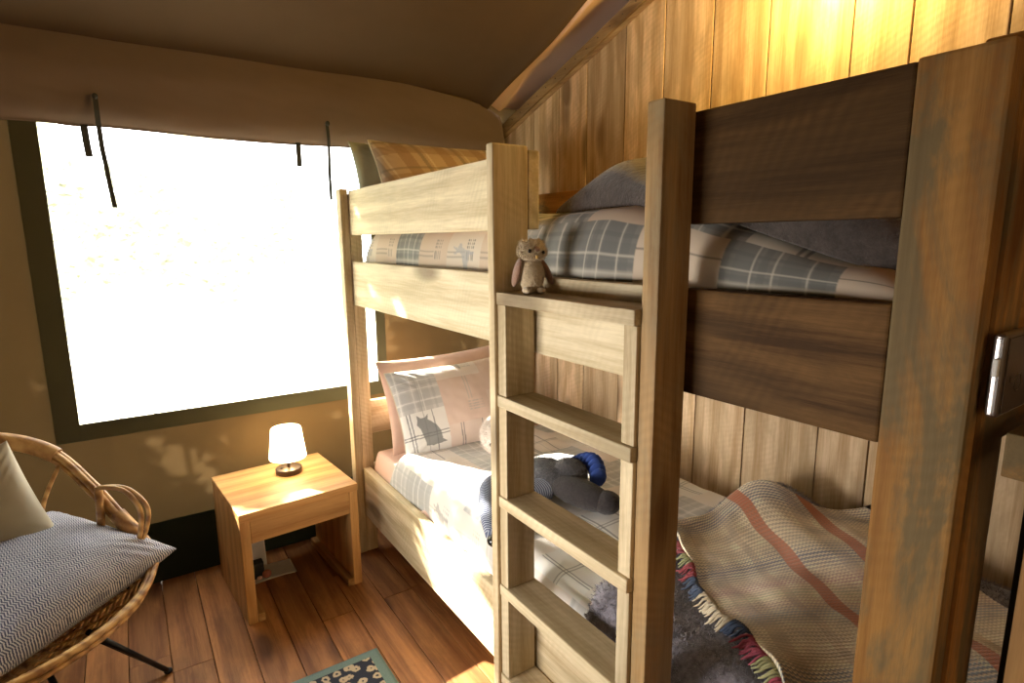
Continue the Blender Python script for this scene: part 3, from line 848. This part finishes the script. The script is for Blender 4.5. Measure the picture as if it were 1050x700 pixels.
# sheep on the lower bunk, mostly behind the ladder
sh = empty('sheep_toy', (.362, 1.93, .590), 'white woolly toy sheep with black face on the lower bunk behind the ladder', 'soft toy')
fuzzy('body', [((.03, .01, .095), (.085, .09, .085)), ((-.01, -.035, .12), (.062, .058, .06))], WOOL, sh, 9000, .012, 4)
blob('face', [((-.028, -.078, .062), (.020, .024, .026), rot(x=.5))], BLACK, sh)
blob('ear', [((-.058, -.062, .090), (.024, .008, .010), rot(y=.5, z=.5))], BLACK, sh)
blob('ear', [((.022, -.080, .090), (.022, .008, .010), rot(y=-.3, z=-.4))], BLACK, sh)
blob('leg', [((-.035, -.070, .018), (.014, .030, .016))], BLACK, sh)
blob('leg', [((.035, -.075, .018), (.014, .030, .016))], BLACK, sh)

# grey floppy toy behind the ladder
gt = empty('floppy_grey_toy', (.36, 1.52, .585), 'floppy grey plush toy with dark snout and blue knitted hat lying behind the ladder', 'soft toy')
fuzzy('body', [((.0, .06, .055), (.085, .12, .055)), ((.05, .0, .07), (.07, .07, .055))], PLUSHG, gt, 7000, .008, 7)
blob('snout', [((.015, -.10, .045), (.060, .135, .046), rot(z=.30, x=.10)), ((.052, -.195, .036), (.050, .050, .038))], DARKP, gt)
bm = bmesh.new()
pts = [Vector((.125, .005 - .07 * 0, .055)), Vector((.135, -.02, .085)), Vector((.118, -.065, .075))]
for k in range(9):
    a = k / 8; c = Vector((.09 + .045 * math.sin(a * 2.6), .045 - .13 * a, .07 + .035 * math.sin(a * PI)))
    ell_bm(bm, c, (.034, .0095, .036), rot(z=-.3), 2)
link('knitted_hat', bm_mesh(bm, 'knitted_hat'), NAVY, gt, smooth=True)
# striped legs hanging left of the ladder
def stripe_mat():
    t = NT('blue_grey_stripe'); tc = t.n('TexCoord').outputs['Object']
    s = t.n('SeparateXYZ'); t.l(tc, s.inputs[0])
    w = t.val('SINE', t.val('MULTIPLY', t.val('ADD', s.outputs[0], t.val('MULTIPLY', s.outputs[1], .35)), 900.0))
    t.bsdf(t.ramp(w, [(.3, (.10, .12, .19)), (.7, (.44, .47, .55))]), .9, w, .3, .002); return t.m
STR = stripe_mat()
def limb(pts, rr, nm='arm'):
    bm = bmesh.new(); pp = catmull(pts, 6); N = len(pp)
    rad = [np.interp(i / (N - 1), np.linspace(0, 1, len(rr)), rr) for i in range(N)]
    tube_bm(bm, pp, [float(q) for q in rad], 14); return link(nm, bm_mesh(bm, nm), STR, gt, smooth=True)
limb([(-.03, .08, .05), (-.12, .10, .05), (-.20, .12, .040), (-.255, .06, .026), (-.300, -.02, .006), (-.330, -.09, -.010)], [.045, .045, .04, .033, .028, .024], 'leg')
limb([(-.04, .00, .04), (-.13, .02, .035), (-.20, .0, .025), (-.25, -.06, .012), (-.28, -.12, .002)], [.04, .04, .035, .028, .022], 'leg')
blob('hoof', [((-.340, -.115, -.014), (.024, .024, .020))], GLOSSB, gt)
blob('hoof', [((-.288, -.140, .004), (.022, .020, .018))], GLOSSB, gt)

# ------------------------------------------------------------------ nightstand
ns = empty('bedside_table', (-.345, 2.29, 0), 'open pine bedside table between the window wall and bunk', 'table')
ns.rotation_euler = (0, 0, math.radians(4.5))
def nb(name, a, b, mat, bev=.003, parent=ns): return board(name, a, b, mat, parent, bev)
w2, dp, ht = .238, .475, .465
nb('tabletop', (-w2, 0, ht - .032), (w2, dp, ht), WN['X'])
nb('side_panel', (-w2 + .001, .004, 0), (-w2 + .038, dp - .004, ht - .0325), WN['Z'])
nb('side_panel', (w2 - .038, .004, 0), (w2 - .001, dp - .004, ht - .0325), WN['Z'])
nb('apron', (-w2 + .0385, .006, ht - .130), (w2 - .0385, .026, ht - .0325), WN['X'])
nb('runner', (-w2 + .0385, .004, .0), (-w2 + .066, dp - .004, .035), WN['Y'])
nb('runner', (w2 - .066, .004, .0), (w2 - .0385, dp - .004, .035), WN['Y'])
nb('rear_rail', (-w2 + .0385, dp - .03, ht - .130), (w2 - .0385, dp - .01, ht - .0325), WN['X'])

# lamp
lp = empty('table_lamp', (-.320, 2.605, .465), 'small bronze table lamp with glowing white shade on the bedside table', 'lamp')
bm = bmesh.new(); lathe_bm(bm, [(.0001, 0), (.054, 0), (.0565, .003), (.0565, .021), (.054, .024), (.0001, .0245)], 48)
link('base', bm_mesh(bm, 'base'), BRONZE, lp, smooth=False)
bm = bmesh.new(); lathe_bm(bm, [(.0001, .024), (.0065, .024), (.0065, .15), (.0001, .15)], 20)
link('pole', bm_mesh(bm, 'pole'), BRONZE, lp, smooth=True)
bm = bmesh.new(); lathe_bm(bm, [(.0001, .0245), (.006, .0245), (.006, .027), (.0001, .0275)], 16, (-.03, .0, 0))
link('switch', bm_mesh(bm, 'switch'), METAL, lp, smooth=True)
bm = bmesh.new(); lathe_bm(bm, [(.078, .072), (.079, .074), (.0635, .205), (.061, .208), (.052, .2105), (.0001, .211)], 56)
lathe_bm(bm, [(.0765, .073), (.0615, .203), (.0001, .207)], 56)
t = NT('glowing_shade'); em = t.n('Emission'); em.inputs[0].default_value = (1, .80, .50, 1); em.inputs[1].default_value = 5.5
df = t.n('BsdfTranslucent'); df.inputs[0].default_value = (.9, .85, .75, 1)
ad = t.n('AddShader'); t.l(em.outputs[0], ad.inputs[0]); t.l(df.outputs[0], ad.inputs[1]); t.l(ad.outputs[0], t.out.inputs[0])
link('lamp_shade', bm_mesh(bm, 'lamp_shade'), t.m, lp, smooth=True)

# leaflet + plug adaptor under the table
lf = empty('folded_leaflet', (-.53, 2.56, .0), 'pale folded leaflet lying open on the floor under the bedside table', 'leaflet')
X, Y = np.meshgrid(np.linspace(0, .20, 20), np.linspace(0, .13, 14), indexing='ij')
link('page', grid_mesh('page', X, Y, .003 + .004 * np.sin(X * 14) ** 2, close=(X, Y, .001 + .004 * np.sin(X * 14) ** 2)), PAPER, lf)
U, V = np.meshgrid(np.linspace(0, .10, 16), np.linspace(0, .11, 14), indexing='ij')
link('page', grid_mesh('page', U + .0 * V, .133 + .03 * V / .11 + .012 * np.sin(U * 30), V + .003, close=(U, .1355 + .03 * V / .11 + .012 * np.sin(U * 30), V + .003)), PAPER, lf)
pa = empty('plug_adaptor', (-.485, 2.60, .008), 'black plug adaptor with a round reddish knob on the floor leaflet', 'adaptor')
bm = bmesh.new(); box_bm(bm, (-.024, -.018, 0), (.024, .030, .075), .008, 3)
link('body', bm_mesh(bm, 'body'), plain('black_plastic', (.012, .012, .013), .4), pa)
bm = bmesh.new(); ell_bm(bm, (.030, -.030, .022), (.019, .014, .019), None, 3)
link('knob', bm_mesh(bm, 'knob'), REDP, pa, smooth=True)
bm = bmesh.new(); ell_bm(bm, (.000, -.030, .012), (.012, .007, .009), None, 3)
link('tip', bm_mesh(bm, 'tip'), plain('pinkish_plastic', (.6, .35, .25), .5), pa, smooth=True)

# ------------------------------------------------------------------ rug
t = NT('floral_rug'); tc = t.n('TexCoord').outputs['Object']
s = t.n('SeparateXYZ'); t.l(tc, s.inputs[0])
def ringpat(scale, off, r0, r1, r2):
    v = t.vec('ADD', tc, off); vo = t.n('TexVoronoi', voronoi_dimensions='2D'); vo.inputs['Scale'].default_value = scale; vo.inputs['Randomness'].default_value = .75
    wob = t.noise(v, 60, 2); vv = t.vec('ADD', v, t.vec('SCALE', t.n('TexNoise').outputs[1])); 
    t.l(v, vo.inputs['Vector']); d = t.val('ADD', vo.outputs['Distance'], t.val('MULTIPLY', t.val('SUBTRACT', wob, .5), .35))
    return t.ramp(d, [(r0, (0, 0, 0)), (r0 + .03, (1, 1, 1)), (r1, (1, 1, 1)), (r1 + .03, (.25, .25, .25)), (r2, (0, 0, 0))])
p1 = ringpat(22, (0, 0, 0), .08, .30, .36); p2 = ringpat(13, (.3, .7, 0), .05, .17, .20)
f = t.val('MAXIMUM', p1, p2)
fld = t.mix(f, (.022, .028, .05), (.50, .40, .29))
bx = t.val('MINIMUM', t.val('SUBTRACT', .60, t.val('ABSOLUTE', s.outputs[1])), t.val('SUBTRACT', .395, t.val('ABSOLUTE', s.outputs[0])))
brd = t.val('GREATER_THAN', bx, .038)
nn = t.noise(tc, 240, 2)
c = t.mix(brd, t.mix(nn, (.12, .19, .19), (.20, .29, .28)), fld)
t.bsdf(c, .95, nn, .6, .003)
n, m = 60, 90
X, Y = np.meshgrid(np.linspace(-.395, .395, n), np.linspace(-.60, .60, m), indexing='ij')
Zt = .009 + .0012 * smooth_noise(X, Y, 2, 91)
e_ = np.minimum(np.minimum(X + .395, .395 - X), np.minimum(Y + .6, .6 - Y)); Zt = np.where(e_ < .01, .005, Zt)
me = grid_mesh('rug', X, Y, Zt, close=(X, Y, np.full_like(Zt, .0012)))
o = link('floral_rug', me, t.m, None, (-.214 - .395, 1.868 - .60, 0)); tag(o, 'navy rug with cream flowers and teal border on the floorboards', 'rug')

# ------------------------------------------------------------------ rattan chair
ch = empty('rattan_chair', (-1.28, 2.2, 0), 'round rattan chair on black metal legs in front of the window wall', 'chair')
CO = (-1.28, 2.2, 0)
def rt(name, pts, r, closed=False, seg=8, n=8, mat=RATTAN): return tube(name, pts, r, mat, ch, seg, closed, n, True, CO)
hoop = [(-.872, 2.20, .455), (-.948, 2.30, .560), (-1.018, 2.395, .655), (-1.12, 2.51, .76), (-1.26, 2.56, .825), (-1.42, 2.57, .83), (-1.58, 2.50, .76), (-1.68, 2.38, .64), (-1.73, 2.20, .50),
        (-1.71, 2.02, .42), (-1.60, 1.88, .385), (-1.42, 1.79, .37), (-1.21, 1.80, .372), (-1.04, 1.89, .375), (-.925, 2.01, .39), (-.878, 2.11, .42)]
def off(pts, dx=0, dy=0, dz=0): return [(x + dx, y + dy, z + dz) for x, y, z in pts]
c0 = Vector((-1.30, 2.18, .55))
def scale_h(pts, k, dz=0): return [((x - c0.x) * k + c0.x, (y - c0.y) * k + c0.y, z + dz) for x, y, z in pts]
rt('rim', hoop, .0125, True, 10, 10)
rt('rim', scale_h(hoop, 1.028, .006), .0095, True, 8, 10)
rt('rim', scale_h(hoop, .985, -.024), .010, True, 8, 10)
# cane wrappings round the rim
wr_pts = catmull(hoop, 40, True)
for lo_, hi_ in ((118, 168), (262, 300), (20, 44)):
    bm = bmesh.new()
    for i in range(lo_, hi_):
        p = wr_pts[i]; q = wr_pts[i + 1]; tdir = (q - p).normalized(); a = tdir.cross(Vector((0, 0, 1))).normalized(); b = a.cross(tdir)
        cc = p + Vector(((p.x - c0.x) * .008, (p.y - c0.y) * .008, -.006)) - Vector(CO)
        tube_bm(bm, [cc + (a * math.cos(u) * .022 + b * math.sin(u) * .027) for u in [2 * PI * k / 12 for k in range(12)]], .0030, 5, True)
    link('cane_wrap', bm_mesh(bm, 'cane_wrap'), RATTAN, ch, smooth=True)
# woven basket seat under the rim
nr, na = 22, 72
R_, Th = np.meshgrid(np.linspace(0.02, 1, nr), np.linspace(0, 2 * PI, na), indexing='ij')
hp = catmull(hoop, 12, True); hpn = np.array([[p.x, p.y, p.z] for p in hp]); hth = np.arctan2(hpn[:, 1] - c0.y, hpn[:, 0] - c0.x)
od = np.argsort(hth); hth = hth[od]; hpn = hpn[od]
tt_ = (Th + PI) % (2 * PI) - PI
hx, hy, hz = [np.interp(tt_, hth, hpn[:, k], period=2 * PI) for k in range(3)]
hz = np.minimum(hz, .44); hy = np.minimum(hy, 2.47)
bx_, by_, bz_ = -1.30, 2.13, .27
f2 = R_ ** 1.0; g = 1 - (1 - R_) ** 1.0
Xb = bx_ + (hx - bx_) * R_ * .985; Yb = by_ + (hy - by_) * R_ * .985; Zb = bz_ + (hz - .02 - bz_) * R_ ** 2.3
bm = bmesh.new()
for i in range(2, nr):
    tube_bm(bm, [(Xb[i, k], Yb[i, k], Zb[i, k] + (.004 if k % 2 else -.004)) for k in range(na - 1)], .0050, 5, True)
for k in range(0, na - 1, 2):
    tube_bm(bm, [(Xb[i, k], Yb[i, k], Zb[i, k] + (.004 if i % 2 else -.004)) for i in range(0, nr)], .0050, 5)
link('seat_basket', bm_mesh(bm, 'seat_basket'), RATTAN, ch, (-CO[0], -CO[1], 0), smooth=True)
# arm loops
for sx in (0, 1):
    def mir(p):
        if not sx: return p
        x, y, z = p; return (-2.60 - x, y, z)
    for d, rr in ((0, .0085), (.016, .007)):
        P = [(-1.005, 2.30, .475), (-.995, 2.32, .57), (-1.0, 2.33, .652), (-.975 + d, 2.31, .668), (-.92 + d, 2.27, .655), (-.885 + d * 1.4, 2.22, .60), (-.89 + d, 2.20, .53), (-.905 + d * .3, 2.20, .48)]
        rt('arm_loop', [mir(p) for p in P], rr)
    rt('arm_post', [mir(p) for p in [(-1.01, 2.31, .45), (-1.0, 2.325, .56), (-.995, 2.335, .665)]], .012)
for k, (xa, ya, za) in enumerate([(-1.235, 2.55, .80), (-1.42, 2.56, .81), (-1.1, 2.49, .73), (-1.57, 2.48, .74)]):
    rt('back_spindle', [(xa, ya, za), (xa * .7 - 1.3 * .3, ya - .06, .60), (xa * .6 - 1.3 * .4, ya - .14, .42)], .007)
# metal hairpin legs
def leg(a, b, c):
    bm = bmesh.new()
    tube_bm(bm, [Vector(p) - Vector(CO) for p in (a, b)], .0085, 10)
    tube_bm(bm, [Vector(p) - Vector(CO) for p in (c, b)], .0065, 10)
    o_ = link('leg', bm_mesh(bm, 'leg'), METAL, ch, smooth=True)
    bm = bmesh.new(); ell_bm(bm, Vector(b) - Vector(CO), (.014, .014, .010), None, 2)
    f_ = link('foot_cap', bm_mesh(bm, 'foot_cap'), METAL, o_, smooth=True)
leg((-1.05, 2.02, .33), (-.862, 2.165, .010), (-1.18, 2.25, .30))
leg((-1.15, 1.95, .31), (-1.02, 1.72, .010), (-1.30, 2.10, .28))
leg((-1.50, 1.95, .32), (-1.62, 1.74, .010), (-1.35, 2.10, .28))
leg((-1.45, 2.30, .33), (-1.62, 2.50, .010), (-1.35, 2.15, .28))

# striped seat cushion
def zig(U, V):
    C = np.zeros(U.shape + (3,)); C[...] = (.62, .62, .66)
    r = np.floor(V / .0105); z = (U + np.where(r % 2 == 0, 1, -1) * ((V / .0105 - r) - .5) * .0045 + (r % 2) * .002) % .0074
    C[z < .0042] = (.045, .055, .12)
    return C
me = pillow('seat_cushion', .59, .58, .22, 420, 420, 23, pat=zig, wr=1.1)
o = link('seat_cushion', me, QUILT); tag(o, 'large navy and white zigzag striped cushion on the rattan chair seat', 'cushion')
place(o, (-1.205, 2.205, .452), (.78, .62, .10), (-.62, .78, .10))
# pale cushion leaning on the chair back with an orange motif
def motif(U, V):
    C = np.zeros(U.shape + (3,)); C[...] = (.50, .46, .34)
    u, v = (U - .19) / .055, (V - .12) / .055; r = np.hypot(u, v); a = np.arctan2(v, u)
    for R0 in (1.0, .72, .4):
        k = np.abs(r - R0 * (1 + .13 * np.cos(a * 6))) < .045
        C[k] = (.55, .16, .06)
    return C
me = pillow('pillow', .42, .42, .14, 150, 150, 25, pat=motif)
o = link('back_cushion', me, QUILT); tag(o, 'cream cushion with an orange printed motif against the chair back', 'cushion')
place(o, (-1.345, 2.385, .585), (.88, -.12, .38), (-.36, .34, .85))

# ------------------------------------------------------------------ switch plate and shelf at the near end
sp = empty('switch_plate', (.04, .2335, 1.32), 'brushed metal switch plate with rounded edge on the near bunk post', 'switch')
bm = bmesh.new(); box_bm(bm, (-.028, -.002, -.052), (.085, .012, .052), .0065, 4)
link('plate', bm_mesh(bm, 'plate'), STEEL, sp, smooth=False)
bm = bmesh.new(); box_bm(bm, (-.022, -.0035, -.047), (.085, -.0015, .047), .0012, 2)
link('face_panel', bm_mesh(bm, 'face_panel'), PLATE, sp)
bm = bmesh.new(); box_bm(bm, (-.035, .002, .0), (-.0275, .008, .022), .0015, 2)
link('rocker', bm_mesh(bm, 'rocker'), PLASW, sp)
bm = bmesh.new(); tube_bm(bm, [(.022 + .011 * math.cos(a) , -.0038, -.012 + .011 * math.sin(a)) for a in [2 * PI * k / 24 for k in range(24)]], .0007, 5, True)
box_bm(bm, (-.008, -.0042, -.009), (-.0045, -.0034, -.002))
link('dial_ring', bm_mesh(bm, 'dial_ring'), STEEL, sp)

BLACKP = plain('black_shade_board', (.012, .011, .010), .8)
sf = empty('shelf_unit', (.15, .10, 0), 'open-fronted pine shelf unit with black panel for interior shade at the foot of the bunk', 'shelf')
def sb(name, a, b, mat, bev=.003): return board(name, a, b, mat, sf, bev, (.15, .10, 0))
sb('top', (.016, -.25, 1.197), (.45, .222, 1.253), WD['X'])
sb('side_post', (.085, .150, 0), (.118, .205, 1.1965), WN['Z'])
sb('side_post', (.085, -.24, 0), (.118, -.19, 1.1965), WN['Z'])
sb('shelf', (.151, -.24, .62), (.44, .20, .645), WN['X'])
sb('side_panel', (.132, -.24, 0), (.15, .222, 1.1965), BLACKP)  # black board standing in for the shaded void beside the bunk foot
sb('back', (.4205, -.24, .0), (.44, .20, .6195), WN['Z'])

# ------------------------------------------------------------------ outdoors
t = NT('meadow'); tc = t.n('TexCoord').outputs['Object']
t.bsdf(t.ramp(t.noise(tc, 3, 5), [(.3, (.42, .42, .30)), (.7, (.60, .58, .44))]), .9)
bm = bmesh.new(); bmesh.ops.create_grid(bm, x_segments=20, y_segments=20, size=30)
for v in bm.verts: v.co.y += 30 + WY + .05; v.co.z = -.35 + .05 * mn.noise(v.co * .3)
structure(link('ground', bm_mesh(bm, 'ground'), t.m))
t = NT('bush_leaf'); d = t.n('BsdfDiffuse'); d.inputs[0].default_value = (.78, .80, .62, 1); tr = t.n('BsdfTranslucent'); tr.inputs[0].default_value = (.90, .92, .70, 1)
mx = t.n('MixShader'); mx.inputs[0].default_value = .12; t.l(d.outputs[0], mx.inputs[1]); t.l(tr.outputs[0], mx.inputs[2]); t.l(mx.outputs[0], t.out.inputs[0])
LEAF = t.m
bs = empty('leafy_bush', (-.95, 4.7, -.3), 'pale sunlit leafy bush outside beyond the tent window', 'bush')
def leaves(bm, n, x0, x1, z0, z1, thr, fr, seed, L0=.05, L1=.085):
    rs = random.Random(seed)
    for k in range(n):
        x = rs.uniform(x0, x1); z = rs.uniform(z0, z1); y = rs.gauss(0, .12)
        if mn.noise(Vector((x * fr, z * fr, seed * 1.7))) < thr: continue
        c = Vector((x, y, z)); R = rot(rs.uniform(-.9, .9), rs.uniform(-.9, .9), rs.uniform(-.7, .7)) @ rot(PI / 2); L = rs.uniform(L0, L1)
        vs = [bm.verts.new(c + R @ Vector(q)) for q in ((-L, 0, 0), (0, -L * .45, .004), (L, 0, 0), (0, L * .45, .004))]
        bm.faces.new(vs)
bm = bmesh.new()
# dense lower growth with a few gaps that let the sun through
GAPS = [(-.80, .67, .045, .075), (-.68, .52, .10, .065), (-.75, .45, .045, .045), (-.47, .62, .08, .035), (-.60, .38, .05, .06), (-.02, .62, .04, .07), (-.53, .51, .035, .05), (.5, .6, .1, .08), (.8, .5, .06, .1)]
rs = random.Random(31)
for k in range(11000):
    x = rs.uniform(-1.3, 1.35); z = rs.uniform(1.2, 2.25 + .05 * math.sin(x * 7)); y = rs.gauss(0, .06)
    wx = x - .95 + .868; wz = z - .3 - 1.215          # where its shadow falls on the canvas
    if any(((wx - a) / (c * 1.35)) ** 2 + ((wz - b) / (d * 1.35)) ** 2 < 1 for a, b, c, d in GAPS): continue
    c = Vector((x, y, z)); R = rot(rs.uniform(-.8, .8), rs.uniform(-.8, .8), rs.uniform(-.7, .7)) @ rot(PI / 2); L = rs.uniform(.035, .06)
    bm.faces.new([bm.verts.new(c + R @ Vector(q)) for q in ((-L, 0, 0), (0, -L * .45, .004), (L, 0, 0), (0, L * .45, .004))])
# arching spray of leaves added to shade the front side of the duvet
spray = catmull([(-.10, 0, 2.26), (-.20, 0, 2.47), (-.31, 0, 2.64), (-.42, 0, 2.80), (-.56, 0, 3.0)], 8)
for k in range(420):
    p = spray[rs.randrange(len(spray))]; c = Vector((p.x + rs.gauss(0, .030), rs.gauss(0, .05), p.z + rs.gauss(0, .03)))
    R = rot(rs.uniform(-.8, .8), rs.uniform(-.8, .8), rs.uniform(-.7, .7)) @ rot(PI / 2); L = rs.uniform(.03, .045)
    bm.faces.new([bm.verts.new(c + R @ Vector(q)) for q in ((-L, 0, 0), (0, -L * .45, .004), (L, 0, 0), (0, L * .45, .004))])
leaves(bm, 2300, -.30, 1.0, 2.16, 3.1, .04, 3.0, 8)  # extra leaf layer added to thin the sun reaching the duvet
link('foliage', bm_mesh(bm, 'foliage'), LEAF, bs)
bm = bmesh.new()
for k in range(9):
    x = -1.1 + k * .27
    tube_bm(bm, catmull([(x * .5, 0, 0), (x * .8, .02, .7), (x, .0, 1.5), (x * 1.1, .0, 2.1)], 5), .012, 6)
link('stem', bm_mesh(bm, 'stem'), plain('bark', (.62, .55, .45), .9), bs, smooth=True)

tr_ = empty('shade_tree', (-2.75, 4.75, -.3), 'unseen leafy tree added for shade outside left of the tent window', 'tree')  # unseen tree, added to shade the canvas and the bedding
bm = bmesh.new()
leaves(bm, 11000, -.8, .72, .3, 4.3, -.9, 2.2, 5)           # hangs low left of the window
leaves(bm, 8500, .70, 4.6, 2.98, 4.4, -.50, 2.4, 9)         # spreading crown above it
link('foliage', bm_mesh(bm, 'foliage'), LEAF, tr_)
bm = bmesh.new(); tube_bm(bm, catmull([(0, .1, 0), (.03, .1, 1.2), (-.02, .1, 2.6), (.1, .1, 3.9)], 6), .07, 10)
link('trunk', bm_mesh(bm, 'trunk'), plain('tree_bark', (.18, .13, .08), .9), tr_, smooth=True)
for pts in ([(0, .1, 2.3), (1.2, .1, 3.2), (2.4, .05, 3.5), (4.3, 0, 3.7)], [(0, .1, 1.6), (-.4, .1, 2.4), (-.6, .1, 3.4)]):
    bm = bmesh.new(); tube_bm(bm, catmull(pts, 6), .03, 8)
    link('branch', bm_mesh(bm, 'branch'), bpy.data.materials['tree_bark'], tr_, smooth=True)

# ------------------------------------------------------------------ light
wd = bpy.data.worlds.new('World'); scn.world = wd; wd.use_nodes = True
bg = wd.node_tree.nodes['Background']; bg.inputs[0].default_value = (.96, .97, 1.0, 1); bg.inputs[1].default_value = 10.0
SD = Vector((.35, -.75, -.49)).normalized()
def light(name, typ, loc, energy, col, direction=None, **k):
    l = bpy.data.lights.new(name, typ); l.energy = energy; l.color = col
    for a, b in k.items(): setattr(l, a, b)
    o = bpy.data.objects.new(name, l); COL.objects.link(o); o.location = loc
    if direction is not None: o.rotation_euler = Vector(direction).to_track_quat('-Z', 'Y').to_euler()
    return o
light('sun', 'SUN', (-3, 8, 6), 60.0, (1, .93, .80), SD, angle=math.radians(.6))
p = light('window_portal', 'AREA', ((WX0 + WX1) / 2, WY + .12, (WZ0 + 1.93) / 2), 1, (1, 1, 1), (0, -1, 0), shape='RECTANGLE', size=1.35, size_y=1.25)
p.data.cycles.is_portal = True
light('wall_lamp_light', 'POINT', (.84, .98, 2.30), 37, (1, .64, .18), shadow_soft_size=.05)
light('side_fill_light', 'AREA', (-1.88, 1.45, .85), 13, (1, .95, .88), (1, -.12, .0), shape='RECTANGLE', size=.8, size_y=.7, spread=math.radians(80))  # added fill brightening the lower bunk; the left wall is closed
light('table_lamp_bulb', 'POINT', (-.320, 2.605, .515), .8, (1, .70, .32), shadow_soft_size=.025)
light('rear_fill_light', 'AREA', (-.5, BY + .1, 1.5), 8, (1, .70, .40), (.2, 1, -.12), shape='RECTANGLE', size=1.4, size_y=1.6)  # added warm fill behind the camera; the rear wall is closed

# ------------------------------------------------------------------ camera (solved from the photo's vanishing points)
R = ((0.83002968, -0.55765849, -0.0082307), (-0.10366352, -0.13976056, -0.98474406), (0.54800056, 0.81822002, -0.17381426))
right, down, fwd = Vector(R[0]), Vector(R[1]), Vector(R[2])
M = Matrix((right, -down, -fwd)).transposed().to_4x4(); M.translation = Vector((-.85, 0, 1.4875))
cam = bpy.data.cameras.new('camera'); cam.sensor_width = 36; cam.lens = 591.3 * 36 / 1050; cam.clip_start = .02; cam.clip_end = 200
co = bpy.data.objects.new('camera', cam); COL.objects.link(co); co.matrix_world = M; scn.camera = co
scn.view_settings.view_transform = 'Standard'; scn.view_settings.look = 'None'
scn.view_settings.gamma = 1; scn.view_settings.use_curve_mapping = False; scn.view_settings.exposure = 0.0
